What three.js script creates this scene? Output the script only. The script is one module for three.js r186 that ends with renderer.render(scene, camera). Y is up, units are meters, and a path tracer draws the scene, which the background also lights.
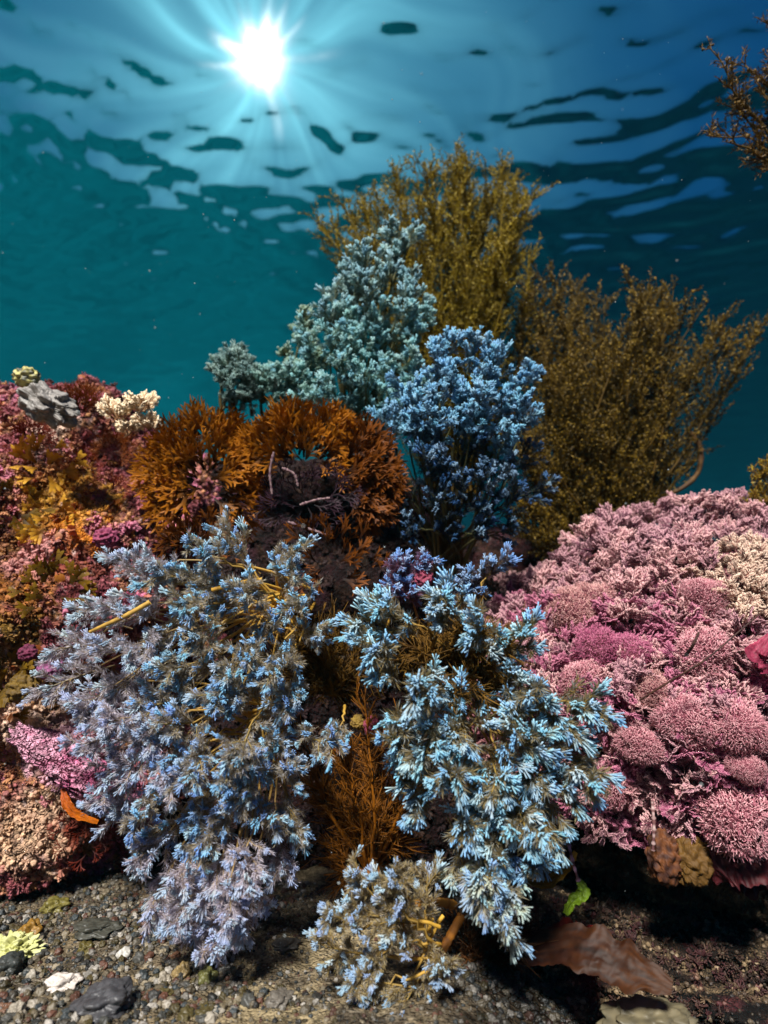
import * as THREE from 'three';
import { createNoise3D } from 'simplex-noise';

// ---------------------------------------------------------------- camera, sky, light, exposure
const EYE = new THREE.Vector3(0, 0.36, 0), PITCH = THREE.MathUtils.degToRad(15), FOV = 80;
const scene = new THREE.Scene();
const camera = new THREE.PerspectiveCamera(FOV, 768 / 1024, 0.02, 400);
camera.position.copy(EYE);
const FWD = new THREE.Vector3(0, Math.sin(PITCH), -Math.cos(PITCH)), RIGHT = new THREE.Vector3(1, 0, 0), UP = new THREE.Vector3(0, Math.cos(PITCH), Math.sin(PITCH));
camera.focus = 0.86; camera.userData.fStop = 2.6;
camera.lookAt(EYE.clone().add(FWD));
const renderer = new THREE.WebGLRenderer({ antialias: true });
renderer.setSize(768, 1024);
renderer.toneMapping = THREE.LinearToneMapping;
renderer.toneMappingExposure = 1.7;
renderer.shadowMap.enabled = true;

function rng(seed) { let s = seed >>> 0; return () => { s = (s + 0x6d2b79f5) | 0; let t = Math.imul(s ^ (s >>> 15), 1 | s); t = (t + Math.imul(t ^ (t >>> 7), 61 | t)) ^ t; return ((t ^ (t >>> 14)) >>> 0) / 4294967296; }; }
const noise = createNoise3D(rng(11));
function fbm(x, y, z, o = 4) { let s = 0, a = 0.5; for (let i = 0; i < o; i++) { s += a * noise(x, y, z); x *= 2.03; y *= 2.03; z *= 2.03; a *= 0.5; } return s; }
const V = (x, y, z) => new THREE.Vector3(x, y, z);
const sm = THREE.MathUtils.smoothstep, lerp = THREE.MathUtils.lerp, clamp = THREE.MathUtils.clamp;
const T = Math.tan(THREE.MathUtils.degToRad(FOV / 2));
const ray = (px, py) => FWD.clone().addScaledVector(RIGHT, (px - 384) / 512 * T).addScaledVector(UP, (512 - py) / 512 * T);
const at = (px, py, d) => EYE.clone().addScaledVector(ray(px, py), d);       // a point d metres ahead of the lens
const PX = T / 512;                                                          // metres per pixel at one metre
const S = (r, g, b, k = 1) => { const c = new THREE.Color().setRGB(r / 255, g / 255, b / 255, THREE.SRGBColorSpace); return [c.r * k, c.g * k, c.b * k]; };
const mix3 = (a, b, t) => [a[0] + (b[0] - a[0]) * t, a[1] + (b[1] - a[1]) * t, a[2] + (b[2] - a[2]) * t];

// where the low sun stands behind the surface
const sunDir = ray(262, 62).normalize();
{
  const W = 2048, H = 1024, data = new Float32Array(W * H * 4), d = V(0, 0, 0);
  const az0 = Math.atan2(sunDir.x, -sunDir.z);
  const right = V(0, 1, 0).cross(sunDir).normalize(), upv = sunDir.clone().cross(right);
  for (let j = 0; j < H; j++) {
    const el = ((j + 0.5) / H - 0.5) * Math.PI;
    for (let i = 0; i < W; i++) {
      const az = ((i + 0.5) / W - 0.5) * 2 * Math.PI;
      d.set(Math.cos(az) * Math.cos(el), Math.sin(el), Math.sin(az) * Math.cos(el));
      const c = clamp(d.dot(sunDir), -1, 1), ang = Math.acos(c) * 180 / Math.PI;
      const toSun = 0.5 + 0.5 * Math.cos(Math.atan2(d.x, -d.z) - az0);
      const k = (j * W + i) * 4;
      let col = [0.001, 0.022 + 0.035 * Math.pow(toSun, 3), 0.135 + 0.05 * Math.pow(toSun, 3)];
      // hazy aureole, and the water's light shafts painted as wisps around the sun
      const phi = Math.atan2(d.dot(upv), d.dot(right)) + 0.35 * Math.sin(ang * 0.11 + 1) + 0.25 * noise(d.x * 4, d.y * 4, d.z * 4);
      const cx = Math.cos(phi), sy = Math.sin(phi);
      const wisp = fbm(cx * 2.6 + 5, sy * 2.6, ang * 0.025, 4) * 1.4, fine = Math.max(0, noise(cx * 4.5, sy * 4.5, 3 + ang * 0.03)), pinch = 0.5 + 0.5 * noise(d.x * 9, d.y * 14, d.z * 9);
      const ray1 = Math.exp(0.65 * wisp) * 1.0 + 0.4 * fine * fine;
      const h1 = Math.exp(-ang / 12.5), h2 = Math.exp(-ang / 8.5), h3 = Math.exp(-Math.pow(ang / 1.4, 2) * Math.max(0.3, 0.55 + 0.8 * wisp + 1.1 * pinch));
      const a = 0.75 * h1 * (0.8 + 0.2 * ray1);
      col = [col[0] + 0.10 * a * h1 + 0.02 * a + 0.20 * h2 * ray1 + 5 * h3, col[1] + 0.32 * a + 0.56 * h2 * ray1 + 5.5 * h3, col[2] + 0.33 * a + 0.62 * h2 * ray1 + 5.5 * h3];
      if (el < 0) col = [0.001, 0.075, 0.100];
      data[k] = col[0] / 1.7; data[k + 1] = col[1] / 1.7; data[k + 2] = col[2] / 1.7; data[k + 3] = 1;
    }
  }
  const sky = new THREE.DataTexture(data, W, H, THREE.RGBAFormat, THREE.FloatType);
  sky.mapping = THREE.EquirectangularReflectionMapping; sky.magFilter = THREE.LinearFilter; sky.needsUpdate = true;
  scene.background = sky; scene.environment = sky;
}
scene.fog = new THREE.FogExp2(new THREE.Color(0.03, 0.5, 0.62), 0.0025);   // the water's own haze
const sun = new THREE.DirectionalLight(new THREE.Color(1, 0.965, 0.9), 4.3);  // stands in for strobes above and behind the camera, not the visible sun
sun.position.set(-1.3, 5.4, 4.1); sun.target.position.set(0, 0.4, -1);
sun.castShadow = true; sun.shadow.radius = 15; sun.shadow.mapSize.set(4096, 4096);
Object.assign(sun.shadow.camera, { left: -3, right: 3, top: 3, bottom: -3, near: 0.5, far: 20 });
scene.add(sun, sun.target);

// ---------------------------------------------------------------- builders
const used = new Map();
function numbered(name) { const n = used.get(name) ?? 0; used.set(name, n + 1); return n ? `${name}_${String(n).padStart(3, '0')}` : name; }
function tag(o, label, category, group, kind) { Object.assign(o.userData, label && { label }, category && { category }, group && { group }, kind && { kind }); return o; }
function thing(name, pos, label, category, group) { const g = new THREE.Group(); g.name = numbered(name); g.position.copy(pos); scene.add(g); return tag(g, label, category, group); }

class MB {
  constructor(origin = V(0, 0, 0)) { this.p = []; this.n = []; this.c = []; this.i = []; this.o = origin; }
  v(x, y, z, nx, ny, nz, c) { this.p.push(x - this.o.x, y - this.o.y, z - this.o.z); this.n.push(nx, ny, nz); this.c.push(c[0], c[1], c[2]); return this.p.length / 3 - 1; }
  tube(pts, rad, col, sides = 5) {
    const m = pts.length; let nrm = null; const first = this.p.length / 3;
    for (let k = 0; k < m; k++) {
      const t = pts[Math.min(k + 1, m - 1)].clone().sub(pts[Math.max(k - 1, 0)]).normalize();
      if (!nrm) nrm = (Math.abs(t.y) < 0.9 ? V(0, 1, 0) : V(1, 0, 0)).cross(t).normalize(); else nrm = nrm.clone().addScaledVector(t, -nrm.dot(t)).normalize();
      const b = t.clone().cross(nrm), c = Array.isArray(col[0]) ? col[k] : col;
      for (let s = 0; s < sides; s++) {
        const a = s / sides * 2 * Math.PI, x = Math.cos(a), y = Math.sin(a), nx = nrm.x * x + b.x * y, ny = nrm.y * x + b.y * y, nz = nrm.z * x + b.z * y;
        this.v(pts[k].x + nx * rad[k], pts[k].y + ny * rad[k], pts[k].z + nz * rad[k], nx, ny, nz, c);
      }
    }
    for (let k = 0; k < m - 1; k++) for (let s = 0; s < sides; s++) {
      const a = first + k * sides + s, b = first + k * sides + (s + 1) % sides;
      this.i.push(a, b, a + sides, b, b + sides, a + sides);
    }
  }
  // a tapered finger of three sides: base, swollen middle, blunt tip
  finger(p, dir, len, w, c0, c1, bend, shape = [0.55, 1, 0.8]) {
    const d = dir, ax = Math.abs(d.y) < 0.9 ? V(0, 1, 0) : V(1, 0, 0), u = ax.cross(d).normalize(), b = d.clone().cross(u), first = this.p.length / 3, cm = mix3(c0, c1, 0.6);
    for (let k = 0; k < 3; k++) {
      const t = k * 0.45, r = w * 0.5 * shape[k], ox = p.x + d.x * len * t + bend.x * t * t * len, oy = p.y + d.y * len * t + bend.y * t * t * len, oz = p.z + d.z * len * t + bend.z * t * t * len;
      for (let s = 0; s < 3; s++) { const a = s * 2.0944, x = Math.cos(a), y = Math.sin(a), nx = u.x * x + b.x * y, ny = u.y * x + b.y * y, nz = u.z * x + b.z * y; this.v(ox + nx * r, oy + ny * r, oz + nz * r, nx, ny, nz, k === 0 ? c0 : k === 1 ? cm : c1); }
    }
    const tip = this.v(p.x + (d.x + bend.x) * len, p.y + (d.y + bend.y) * len, p.z + (d.z + bend.z) * len, d.x, d.y, d.z, c1);
    for (let k = 0; k < 2; k++) for (let s = 0; s < 3; s++) { const a = first + k * 3 + s, c = first + k * 3 + (s + 1) % 3; this.i.push(a, c, a + 3, c, c + 3, a + 3); }
    for (let s = 0; s < 3; s++) this.i.push(first + 6 + s, first + 6 + (s + 1) % 3, tip);
  }
  // a short blunt spike, wider at the tip
  spike(p, d, len, w, c0, c1, flare = 1.3) {
    const ax = Math.abs(d.y) < 0.9 ? V(0, 1, 0) : V(1, 0, 0), u = ax.cross(d).normalize(), b = d.clone().cross(u), f = this.p.length / 3;
    for (let k = 0; k < 2; k++) for (let s = 0; s < 3; s++) { const a = s * 2.0944 + k * 0.5, x = Math.cos(a), y = Math.sin(a), nx = u.x * x + b.x * y, ny = u.y * x + b.y * y, nz = u.z * x + b.z * y, r = w * 0.5 * (k ? flare : 0.8), l = len * k; this.v(p.x + d.x * l + nx * r, p.y + d.y * l + ny * r, p.z + d.z * l + nz * r, nx + d.x * k, ny + d.y * k, nz + d.z * k, k ? c1 : c0); }
    for (let s = 0; s < 3; s++) { const a = f + s, c = f + (s + 1) % 3; this.i.push(a, c, a + 3, c, c + 3, a + 3); } this.i.push(f + 3, f + 4, f + 5);
  }
  // a tiny leaf of two triangles folded along its middle
  diamond(p, d, len, w, c0, c1, s) {
    const u = s.clone().cross(d).normalize(), n = d.clone().cross(u), x = p.x + d.x * len * 0.55, y = p.y + d.y * len * 0.55, z = p.z + d.z * len * 0.55, h = w / 2, a = this.v(p.x, p.y, p.z, n.x, n.y, n.z, c0);
    this.v(x + u.x * h, y + u.y * h, z + u.z * h, n.x, n.y, n.z, c1); this.v(x - u.x * h, y - u.y * h, z - u.z * h, n.x, n.y, n.z, c1); this.v(p.x + d.x * len + n.x * h * 0.5, p.y + d.y * len + n.y * h * 0.5, p.z + d.z * len + n.z * h * 0.5, n.x, n.y, n.z, c1);
    this.i.push(a, a + 2, a + 1, a + 1, a + 2, a + 3);
  }
  // a ribbon with a shallow fold along pts, side gives the across direction
  ribbon(pts, wid, side, col, fold = 0.2) {
    const m = pts.length, first = this.p.length / 3; let up = null;
    for (let k = 0; k < m; k++) {
      const t = pts[Math.min(k + 1, m - 1)].clone().sub(pts[Math.max(k - 1, 0)]).normalize(), sd = side.clone().addScaledVector(t, -side.dot(t)).normalize(); up = t.clone().cross(sd);
      const c = Array.isArray(col[0]) ? col[k] : col, w = wid[k] / 2;
      for (const s of [-1, 0, 1]) { const l = Math.abs(s) * fold * w; this.v(pts[k].x + sd.x * s * w + up.x * l, pts[k].y + sd.y * s * w + up.y * l, pts[k].z + sd.z * s * w + up.z * l, up.x - sd.x * s * fold, up.y - sd.y * s * fold, up.z - sd.z * s * fold, c); }
    }
    for (let k = 0; k < m - 1; k++) for (let s = 0; s < 2; s++) { const a = first + k * 3 + s; this.i.push(a, a + 3, a + 1, a + 1, a + 3, a + 4); }
  }
  geometry() {
    const g = new THREE.BufferGeometry();
    g.setAttribute('position', new THREE.Float32BufferAttribute(this.p, 3)); g.setAttribute('normal', new THREE.Float32BufferAttribute(this.n, 3)); g.setAttribute('color', new THREE.Float32BufferAttribute(this.c, 3));
    g.setIndex(this.i); this.p = this.n = this.c = this.i = null; return g;
  }
  build(name, mat, parent) { return addMesh(name, this.geometry(), mat, parent); }
}
function addMesh(name, g, mat, parent) { const o = new THREE.Mesh(g, mat); o.name = parent ? name : numbered(name); o.castShadow = o.receiveShadow = true; (parent ?? scene).add(o); return o; }
// a tiling grain: fine pits and specks for rock, sand and stone
function grain(seed, lo, hi, octaves, contrast) {
  const n = 512, R = rng(seed), h = new Float32Array(n * n); let amp = 1;
  for (const per of octaves) { const g = Float32Array.from({ length: per * per }, () => R()); for (let y = 0; y < n; y++) for (let x = 0; x < n; x++) { const u = x / n * per, v = y / n * per, i = Math.floor(u), j = Math.floor(v), a = (u - i) ** 2 * (3 - 2 * (u - i)), b = (v - j) ** 2 * (3 - 2 * (v - j)), at_ = (p, q) => g[(q % per) * per + p % per]; h[y * n + x] += amp * (lerp(lerp(at_(i, j), at_(i + 1, j), a), lerp(at_(i, j + 1), at_(i + 1, j + 1), a), b) - 0.5); } amp *= 0.82; }
  const d = new Uint8Array(n * n * 4); for (let k = 0; k < n * n; k++) { const v = clamp(0.5 + h[k] * contrast, 0, 1), q = Math.round(255 * lerp(lo, hi, v)); d[k * 4] = d[k * 4 + 1] = d[k * 4 + 2] = q; d[k * 4 + 3] = 255; }
  const t = new THREE.DataTexture(d, n, n); t.wrapS = t.wrapT = THREE.RepeatWrapping; t.magFilter = THREE.LinearFilter; t.needsUpdate = true; return t;
}
const tile = (t, m) => { t.repeat.set(1 / m, 1 / m); return t; };
const std = (o) => new THREE.MeshPhysicalMaterial({ vertexColors: true, roughness: 0.7, ...o });
const M = {
  rock: std({ roughness: 0.9, specularIntensity: 0.5, map: tile(grain(31, 0.25, 1, [24, 64, 128, 230], 0.9), 0.31), bumpMap: tile(grain(32, 0, 1, [20, 50, 110, 200], 0.8), 0.31), bumpScale: 0.012 }), silt: std({ roughness: 1, specularIntensity: 0, map: tile(grain(33, 0.35, 1, [40, 120, 256, 256], 1.0), 0.4), bumpMap: tile(grain(34, 0, 1, [60, 150, 256], 0.9), 0.4), bumpScale: 0.004 }), stem: std({ roughness: 0.65, specularIntensity: 0.4 }), tip: std({ roughness: 0.6, specularIntensity: 0.4, transmission: 0.3, side: THREE.DoubleSide }),
  leaf: std({ roughness: 0.55, specularIntensity: 0.35, transmission: 0.3, side: THREE.DoubleSide }), hair: std({ roughness: 0.8, specularIntensity: 0.2, transmission: 0.5, side: THREE.DoubleSide }), coral: std({ roughness: 0.75 }), stone: std({ roughness: 0.55 }),
};
const rv = (R, k = 1) => V(R() - 0.5, R() - 0.5, R() - 0.5).multiplyScalar(2 * k);

// rock: a cube-sphere pushed out by noise; ROCKS keeps what encrusts them
const depthMap = new Float32Array(192 * 256).fill(9), normalMap = new Float32Array(192 * 256 * 3);
function project(p) { const q = p.clone().sub(EYE), d = q.dot(FWD); return [384 + q.dot(RIGHT) / d / T * 512, 512 - q.dot(UP) / d / T * 512, d]; }
function rockGeometry(radii, n, shapeFn, colorFn, origin) {
  const p = [], idx = [], q = V(0, 0, 0);
  const faces = [[V(1, 0, 0), V(0, 1, 0), V(0, 0, 1)], [V(-1, 0, 0), V(0, 0, 1), V(0, 1, 0)], [V(0, 1, 0), V(0, 0, 1), V(1, 0, 0)], [V(0, -1, 0), V(1, 0, 0), V(0, 0, 1)], [V(0, 0, 1), V(1, 0, 0), V(0, 1, 0)], [V(0, 0, -1), V(0, 1, 0), V(1, 0, 0)]];
  const key = new Map();
  for (const [w, u, v] of faces) {
    const id = [];
    for (let j = 0; j <= n; j++) for (let i = 0; i <= n; i++) {
      const a = Math.tan((i / n - 0.5) * Math.PI / 2), b = Math.tan((j / n - 0.5) * Math.PI / 2);
      q.copy(w).addScaledVector(u, a).addScaledVector(v, b).normalize();
      const k = (i === 0 || j === 0 || i === n || j === n) ? `${q.x.toFixed(4)},${q.y.toFixed(4)},${q.z.toFixed(4)}` : null;
      if (k && key.has(k)) { id.push(key.get(k)); continue; }
      const s = shapeFn(q, q.x * radii.x + origin.x, q.y * radii.y + origin.y, q.z * radii.z + origin.z);
      p.push(q.x * radii.x * s, q.y * radii.y * s, q.z * radii.z * s);
      const at_ = p.length / 3 - 1; id.push(at_); if (k) key.set(k, at_);
    }
    for (let j = 0; j < n; j++) for (let i = 0; i < n; i++) { const a = id[j * (n + 1) + i], b = id[j * (n + 1) + i + 1], c = id[(j + 1) * (n + 1) + i], d = id[(j + 1) * (n + 1) + i + 1]; idx.push(a, b, c, b, d, c); }
  }
  const g = new THREE.BufferGeometry(); g.setAttribute('position', new THREE.Float32BufferAttribute(p, 3)); g.setIndex(idx); g.computeVertexNormals();
  const col = new Float32Array(p.length), N = g.attributes.normal.array;
  for (let k = 0; k < p.length; k += 3) { const c = colorFn(p[k] + origin.x, p[k + 1] + origin.y, p[k + 2] + origin.z, N[k], N[k + 1], N[k + 2]); col[k] = c[0]; col[k + 1] = c[1]; col[k + 2] = c[2]; }
  g.setAttribute('color', new THREE.Float32BufferAttribute(col, 3));
  const uv = new Float32Array(p.length / 3 * 2); for (let k = 0; k < p.length / 3; k++) { uv[k * 2] = p[k * 3] + origin.x + 0.35 * (p[k * 3 + 2] + origin.z); uv[k * 2 + 1] = p[k * 3 + 1] + origin.y - 0.6 * (p[k * 3 + 2] + origin.z); }
  g.setAttribute('uv', new THREE.BufferAttribute(uv, 2));
  return g;
}
function rock(name, origin, radii, n, shapeFn, colorFn, label) {
  const g = rockGeometry(radii, n, shapeFn, colorFn, origin), t = thing(name, origin, label, 'rock');
  const m = addMesh('stone', g, M.rock, t), p = g.attributes.position.array, N = g.attributes.normal.array, q = V(0, 0, 0);
  for (let k = 0; k < p.length; k += 3) {
    q.set(p[k] + origin.x, p[k + 1] + origin.y, p[k + 2] + origin.z); const [x, y, d] = project(q);
    if (d < 0.1 || x < 0 || y < 0 || x >= 768 || y >= 1024) continue;
    const c = Math.floor(y / 4) * 192 + Math.floor(x / 4); if (d < depthMap[c]) { depthMap[c] = d; normalMap.set([N[k], N[k + 1], N[k + 2]], c * 3); }
  }
  t.userData.rockGeometry = undefined; delete t.userData.rockGeometry;
  return { t, g, origin };
}
// the rock face behind a place in the picture: [point, normal, depth]
function face(px, py, lift = 0) {
  const x = clamp(Math.floor(px / 4), 0, 191), y = clamp(Math.floor(py / 4), 0, 255);
  for (let r = 0; r < 12; r++) { let best = 9, bc = -1; for (let j = -r; j <= r; j++) for (let i = -r; i <= r; i++) { const X = x + i, Y = y + j; if (X < 0 || Y < 0 || X > 191 || Y > 255) continue; const c = Y * 192 + X; if (depthMap[c] < best) { best = depthMap[c]; bc = c; } } if (bc >= 0 && (r > 0)) return [at(px, py, best - lift), V(normalMap[bc * 3], normalMap[bc * 3 + 1], normalMap[bc * 3 + 2]), best - lift]; }
  return [at(px, py, 1), V(0, 0, 1), 1];
}

// ---------------------------------------------------------------- the water surface seen from below
{
  const H = 3.4, xs = [], zs = [];
  const g1 = (n, lo, hi, pw) => { for (let k = 0; k <= n; k++) { const t = k / n * 2 - 1; xs.push((lo + hi) / 2 + Math.sign(t) * Math.pow(Math.abs(t), pw) * (hi - lo) / 2); } };
  g1(470, -40, 40, 2.4);
  for (let k = 0; k <= 420; k++) zs.push(-1.0 - 69 * Math.pow(k / 420, 2.5));
  const R = rng(5), waves = [];
  for (let k = 0; k < 60; k++) { const L = 0.13 * Math.pow(3.8, R()), a = (R() - 0.5) * 1.9 + 0.3, s = 0.0195; waves.push([Math.sin(a) * 2 * Math.PI / L, Math.cos(a) * 2 * Math.PI / L, R() * 6.28, s * L / 6.28]); }
  const p = [], n = [], idx = [], nx = xs.length;
  for (const z of zs) for (const x of xs) {
    const wx = x + 0.05 * noise(x * 1.3, z * 1.3, 1), wz = z + 0.05 * noise(x * 1.3, z * 1.3, 7), amp = (0.8 + 0.5 * noise(x * 0.25, z * 0.25, 3)) * (1 - 0.85 * sm(Math.hypot(x, z), 3.6, 6.8));
    let y = 0, dx = 0, dz = 0; for (const [kx, kz, ph, a] of waves) { const f = kx * wx + kz * wz + ph; y += a * Math.sin(f); dx += a * kx * Math.cos(f); dz += a * kz * Math.cos(f); }
    const q = V(-dx * amp, 1, -dz * amp).normalize(); p.push(x, H + y * amp, z); n.push(q.x, q.y, q.z);
  }
  for (let j = 0; j < zs.length - 1; j++) for (let i = 0; i < nx - 1; i++) { const a = j * nx + i; idx.push(a, a + 1, a + nx, a + 1, a + nx + 1, a + nx); }
  const g = new THREE.BufferGeometry(); g.setAttribute('position', new THREE.Float32BufferAttribute(p, 3)); g.setAttribute('normal', new THREE.Float32BufferAttribute(n, 3)); g.setIndex(idx);
  const mat = new THREE.MeshPhysicalMaterial({ color: 0xffffff, roughness: 0, transmission: 1, thickness: 0, ior: 0.75, side: THREE.DoubleSide });
  const o = addMesh('water_surface', g, mat); tag(o, 'rippled underside of the sea surface with the sun shining through', null, null, 'structure');
}

// ---------------------------------------------------------------- seabed: gravel shelf before the reef, open slope behind it
const groundY = (x, z) => {
  let y = 0.018 * fbm(x * 3, 0.3, z * 3, 3) + 0.006 * fbm(x * 14, 1.3, z * 14, 3) - 0.16 * sm(x, 0.08, 0.4);
  y -= 6 * sm(-z, 2.2, 7) + sm(-z, 3, 9) * 0.6 * fbm(x * 0.2, 4, z * 0.2, 3);
  return y;
};
const GRIT = [S(120, 112, 95), S(150, 138, 112), S(88, 84, 76), S(70, 66, 58), S(168, 150, 120)];
{
  const xs = [], zs = [];
  for (let k = -150; k <= 150; k++) { const t = k / 150; xs.push(Math.sign(t) * (0.9 * Math.abs(t) + 160 * Math.pow(Math.abs(t), 7))); }
  for (let k = -60; k <= 260; k++) { const t = k / 260; zs.push(k < 0 ? -0.4 - 8 * Math.pow(k / -60, 3) * -1 - k * -0.003 + 0.02 : -0.4 - 1.5 * t - 180 * Math.pow(t, 8)); }
  const p = [], c = [], idx = [], nx = xs.length;
  for (const z of zs) for (const x of xs) {
    p.push(x, groundY(x, z), z);
    const a = fbm(x * 40, 2, z * 40, 3), b = fbm(x * 7, 9, z * 7, 3), f = noise(x * 170, 3, z * 170);
    let q = mix3(mix3(S(92, 82, 68), S(132, 116, 90), clamp(0.5 + b * 1.6, 0, 1)), S(48, 44, 40), clamp(0.35 + a * 1.5, 0, 1) * 0.7);
    q = mix3(q, S(190, 178, 156), clamp(f - 0.45, 0, 0.5)).map((v) => v * 1.45);
    const far = sm(-z, 1.9, 3.2), weed = sm(x + 1.5 * fbm(x * 0.1, 8, z * 0.1, 2), -4.5, 6.5);  // painted falloff of the water's glow away from the sun, not a weed bed
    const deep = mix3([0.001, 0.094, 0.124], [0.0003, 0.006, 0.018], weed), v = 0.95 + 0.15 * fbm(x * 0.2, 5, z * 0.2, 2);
    q = mix3(q, S(178, 160, 124), 0.75 * sm(x, -0.3, -0.12) * (1 - sm(x, -0.03, 0.06)) * sm(b, -0.3, 0.1));
    q = mix3(q, S(34, 27, 22), 0.85 * sm(x, 0.02, 0.16));  // shade of the right-hand hollow painted into the seabed colour
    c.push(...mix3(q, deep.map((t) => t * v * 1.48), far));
  }
  for (let j = 0; j < zs.length - 1; j++) for (let i = 0; i < nx - 1; i++) { const a = j * nx + i; idx.push(a, a + 1, a + nx, a + 1, a + nx + 1, a + nx); }
  const g = new THREE.BufferGeometry(); g.setAttribute('position', new THREE.Float32BufferAttribute(p, 3)); g.setAttribute('color', new THREE.Float32BufferAttribute(c, 3)); g.setAttribute('uv', new THREE.Float32BufferAttribute(Array.from({ length: p.length / 3 * 2 }, (_, k) => p[Math.floor(k / 2) * 3 + (k % 2) * 2]), 2)); g.setIndex(idx); g.computeVertexNormals();
  if (g.attributes.normal.getY(1000) < 0) { for (let k = 0; k < idx.length; k += 3) { const t = idx[k]; idx[k] = idx[k + 1]; idx[k + 1] = t; } g.setIndex(idx); g.computeVertexNormals(); }
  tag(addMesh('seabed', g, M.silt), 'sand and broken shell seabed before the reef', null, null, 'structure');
}

// ---------------------------------------------------------------- reef rocks and the crusts that colour them
const crustSpots = [  // [px, py, depth, radius in metres, colour, strength]
  [62, 430, 1.1, 0.045, S(205, 105, 165), 1], [150, 500, 1.05, 0.06, S(205, 110, 170), 1], [135, 540, 1.05, 0.05, S(190, 85, 130), 1], [120, 575, 1.02, 0.05, S(200, 100, 140), 1],
  [40, 480, 1.05, 0.11, S(196, 142, 44), 0.95], [45, 535, 1.05, 0.09, S(196, 118, 24), 0.95], [20, 590, 1.03, 0.07, S(150, 92, 20), 0.9], [10, 520, 1.05, 0.07, S(120, 78, 24), 0.9], [100, 620, 1.02, 0.06, S(104, 36, 48), 0.95], [60, 560, 1.03, 0.05, S(110, 40, 40), 0.9], [20, 560, 1.03, 0.06, S(215, 150, 150), 0.8], [25, 400, 1.1, 0.07, S(215, 190, 170), 0.9], [70, 410, 1.1, 0.035, S(225, 220, 215), 1],
  [45, 745, 1.0, 0.06, S(235, 190, 205), 1], [110, 800, 0.98, 0.07, S(205, 120, 150), 1], [75, 775, 1.0, 0.05, S(215, 140, 165), 1], [20, 720, 1.0, 0.06, S(225, 190, 165), 0.9], [30, 840, 0.98, 0.08, S(206, 172, 140), 0.8],
  [80, 850, 0.98, 0.06, S(130, 50, 25), 0.9], [15, 650, 1.02, 0.06, S(120, 90, 20), 0.9], [70, 640, 1.02, 0.05, S(90, 25, 35), 0.9], [50, 700, 1.0, 0.05, S(110, 75, 30), 0.8], [90, 900, 0.97, 0.06, S(130, 60, 80), 0.9],
].map(([x, y, d, r, c, k]) => [at(x, y, d), r, c, k]);
function crust(x, y, z, fine = true) {
  const a = fbm(x * 9, y * 9, z * 9, 4), b = fbm(x * 22 + 9, y * 22, z * 22, 3), f = noise(x * 130, y * 130, z * 130), f2 = noise(x * 60, y * 60, z * 60 + 8);
  let c = mix3(S(156, 84, 92), S(186, 136, 76), sm(a, -0.2, 0.25));
  c = mix3(c, S(200, 112, 150), sm(a, 0.12, 0.3) * 0.85); c = mix3(c, S(84, 34, 26), sm(-b, 0.14, 0.35) * 0.9);
  const wx = x + 0.05 * b, wy = y + 0.06 * a, wz = z;
  for (const [p, r, q, k] of crustSpots) { const d = Math.hypot(wx - p.x, wy - p.y, (wz - p.z) * 0.5) / r + 0.35 * b; c = mix3(c, q, k * (1 - sm(d, 0.65, 1.1))); }
  if (!fine) return c;
  c = mix3(c, [c[0] * 0.3, c[1] * 0.25, c[2] * 0.25], sm(f2, 0.25, 0.8)); c = mix3(c, mix3(c, S(240, 215, 210), 0.6), sm(f, 0.55, 0.85)); c = c.map((v) => v * 1.35);
  return c;
}
const rough = (f, amp) => (q, x, y, z) => 1 + amp * fbm(x * f, y * f, z * f, 3) * 2 + 0.05 * fbm(x * 24, y * 24, z * 24, 3) + 0.018 * fbm(x * 75, y * 75, z * 75, 2);
const leftRock = rock('encrusted_rock', at(8, 640, 1.30), V(0.43, 0.565, 0.31), 130, rough(3.2, 0.12), crust, 'tall rock face on the left crusted pink, cream and yellow-brown');
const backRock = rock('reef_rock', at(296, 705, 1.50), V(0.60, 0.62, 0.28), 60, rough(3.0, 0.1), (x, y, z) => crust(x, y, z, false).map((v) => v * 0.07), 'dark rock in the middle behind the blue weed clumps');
const ledgeColor = (x, y, z) => {
  const l = fbm(x * 4, y * 34 + 3 * fbm(x * 5, y * 5, z * 5, 2), z * 4, 3), b = fbm(x * 18, y * 18, z * 18, 3), f = noise(x * 110, y * 110, z * 110);
  let c = mix3(S(44, 32, 24), S(112, 94, 70), sm(l, 0.0, 0.32)); c = mix3(c, S(16, 12, 11), sm(-l, 0.0, 0.25)); c = mix3(c, S(80, 36, 40), sm(b, 0.22, 0.4) * 0.6); return c.map((v) => v * 1.5 + 0.004 * f);  // brown-black rock, darkened further to carry the hollow's shade
};
const rightRock = rock('coralline_rock', at(695, 722, 1.22), V(0.45, 0.345, 0.36), 80, rough(4, 0.07), (x, y, z) => mix3(mix3(S(120, 55, 75), S(60, 25, 35), sm(fbm(x * 20, y * 20, z * 20), -0.2, 0.3)), ledgeColor(x, y, z), 1 - sm(y, 0.14, 0.2)), 'rounded rock on the right buried under pink coralline weed');
rock('reef_rock', at(490, 665, 1.64), V(0.31, 0.37, 0.22), 40, rough(4, 0.1), (x, y, z) => crust(x, y, z).map((v) => v * 0.14), 'nearly black rock in the deep shade between the blue bushes and the pink rock');  // added to fill the gap; crust colour dimmed to stand for deep shade
const ledge = rock('ledge_rock', at(650, 968, 1.09), V(0.46, 0.17, 0.30), 100, (q, x, y, z) => 1 + 0.16 * fbm(x * 4, y * 22, z * 4, 3) + 0.12 * fbm(x * 9, y * 9, z * 9, 4) + 0.03 * fbm(x * 60, y * 60, z * 60, 2), ledgeColor, 'layered dark rock ledge in the hollow below the pink weed');
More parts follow.
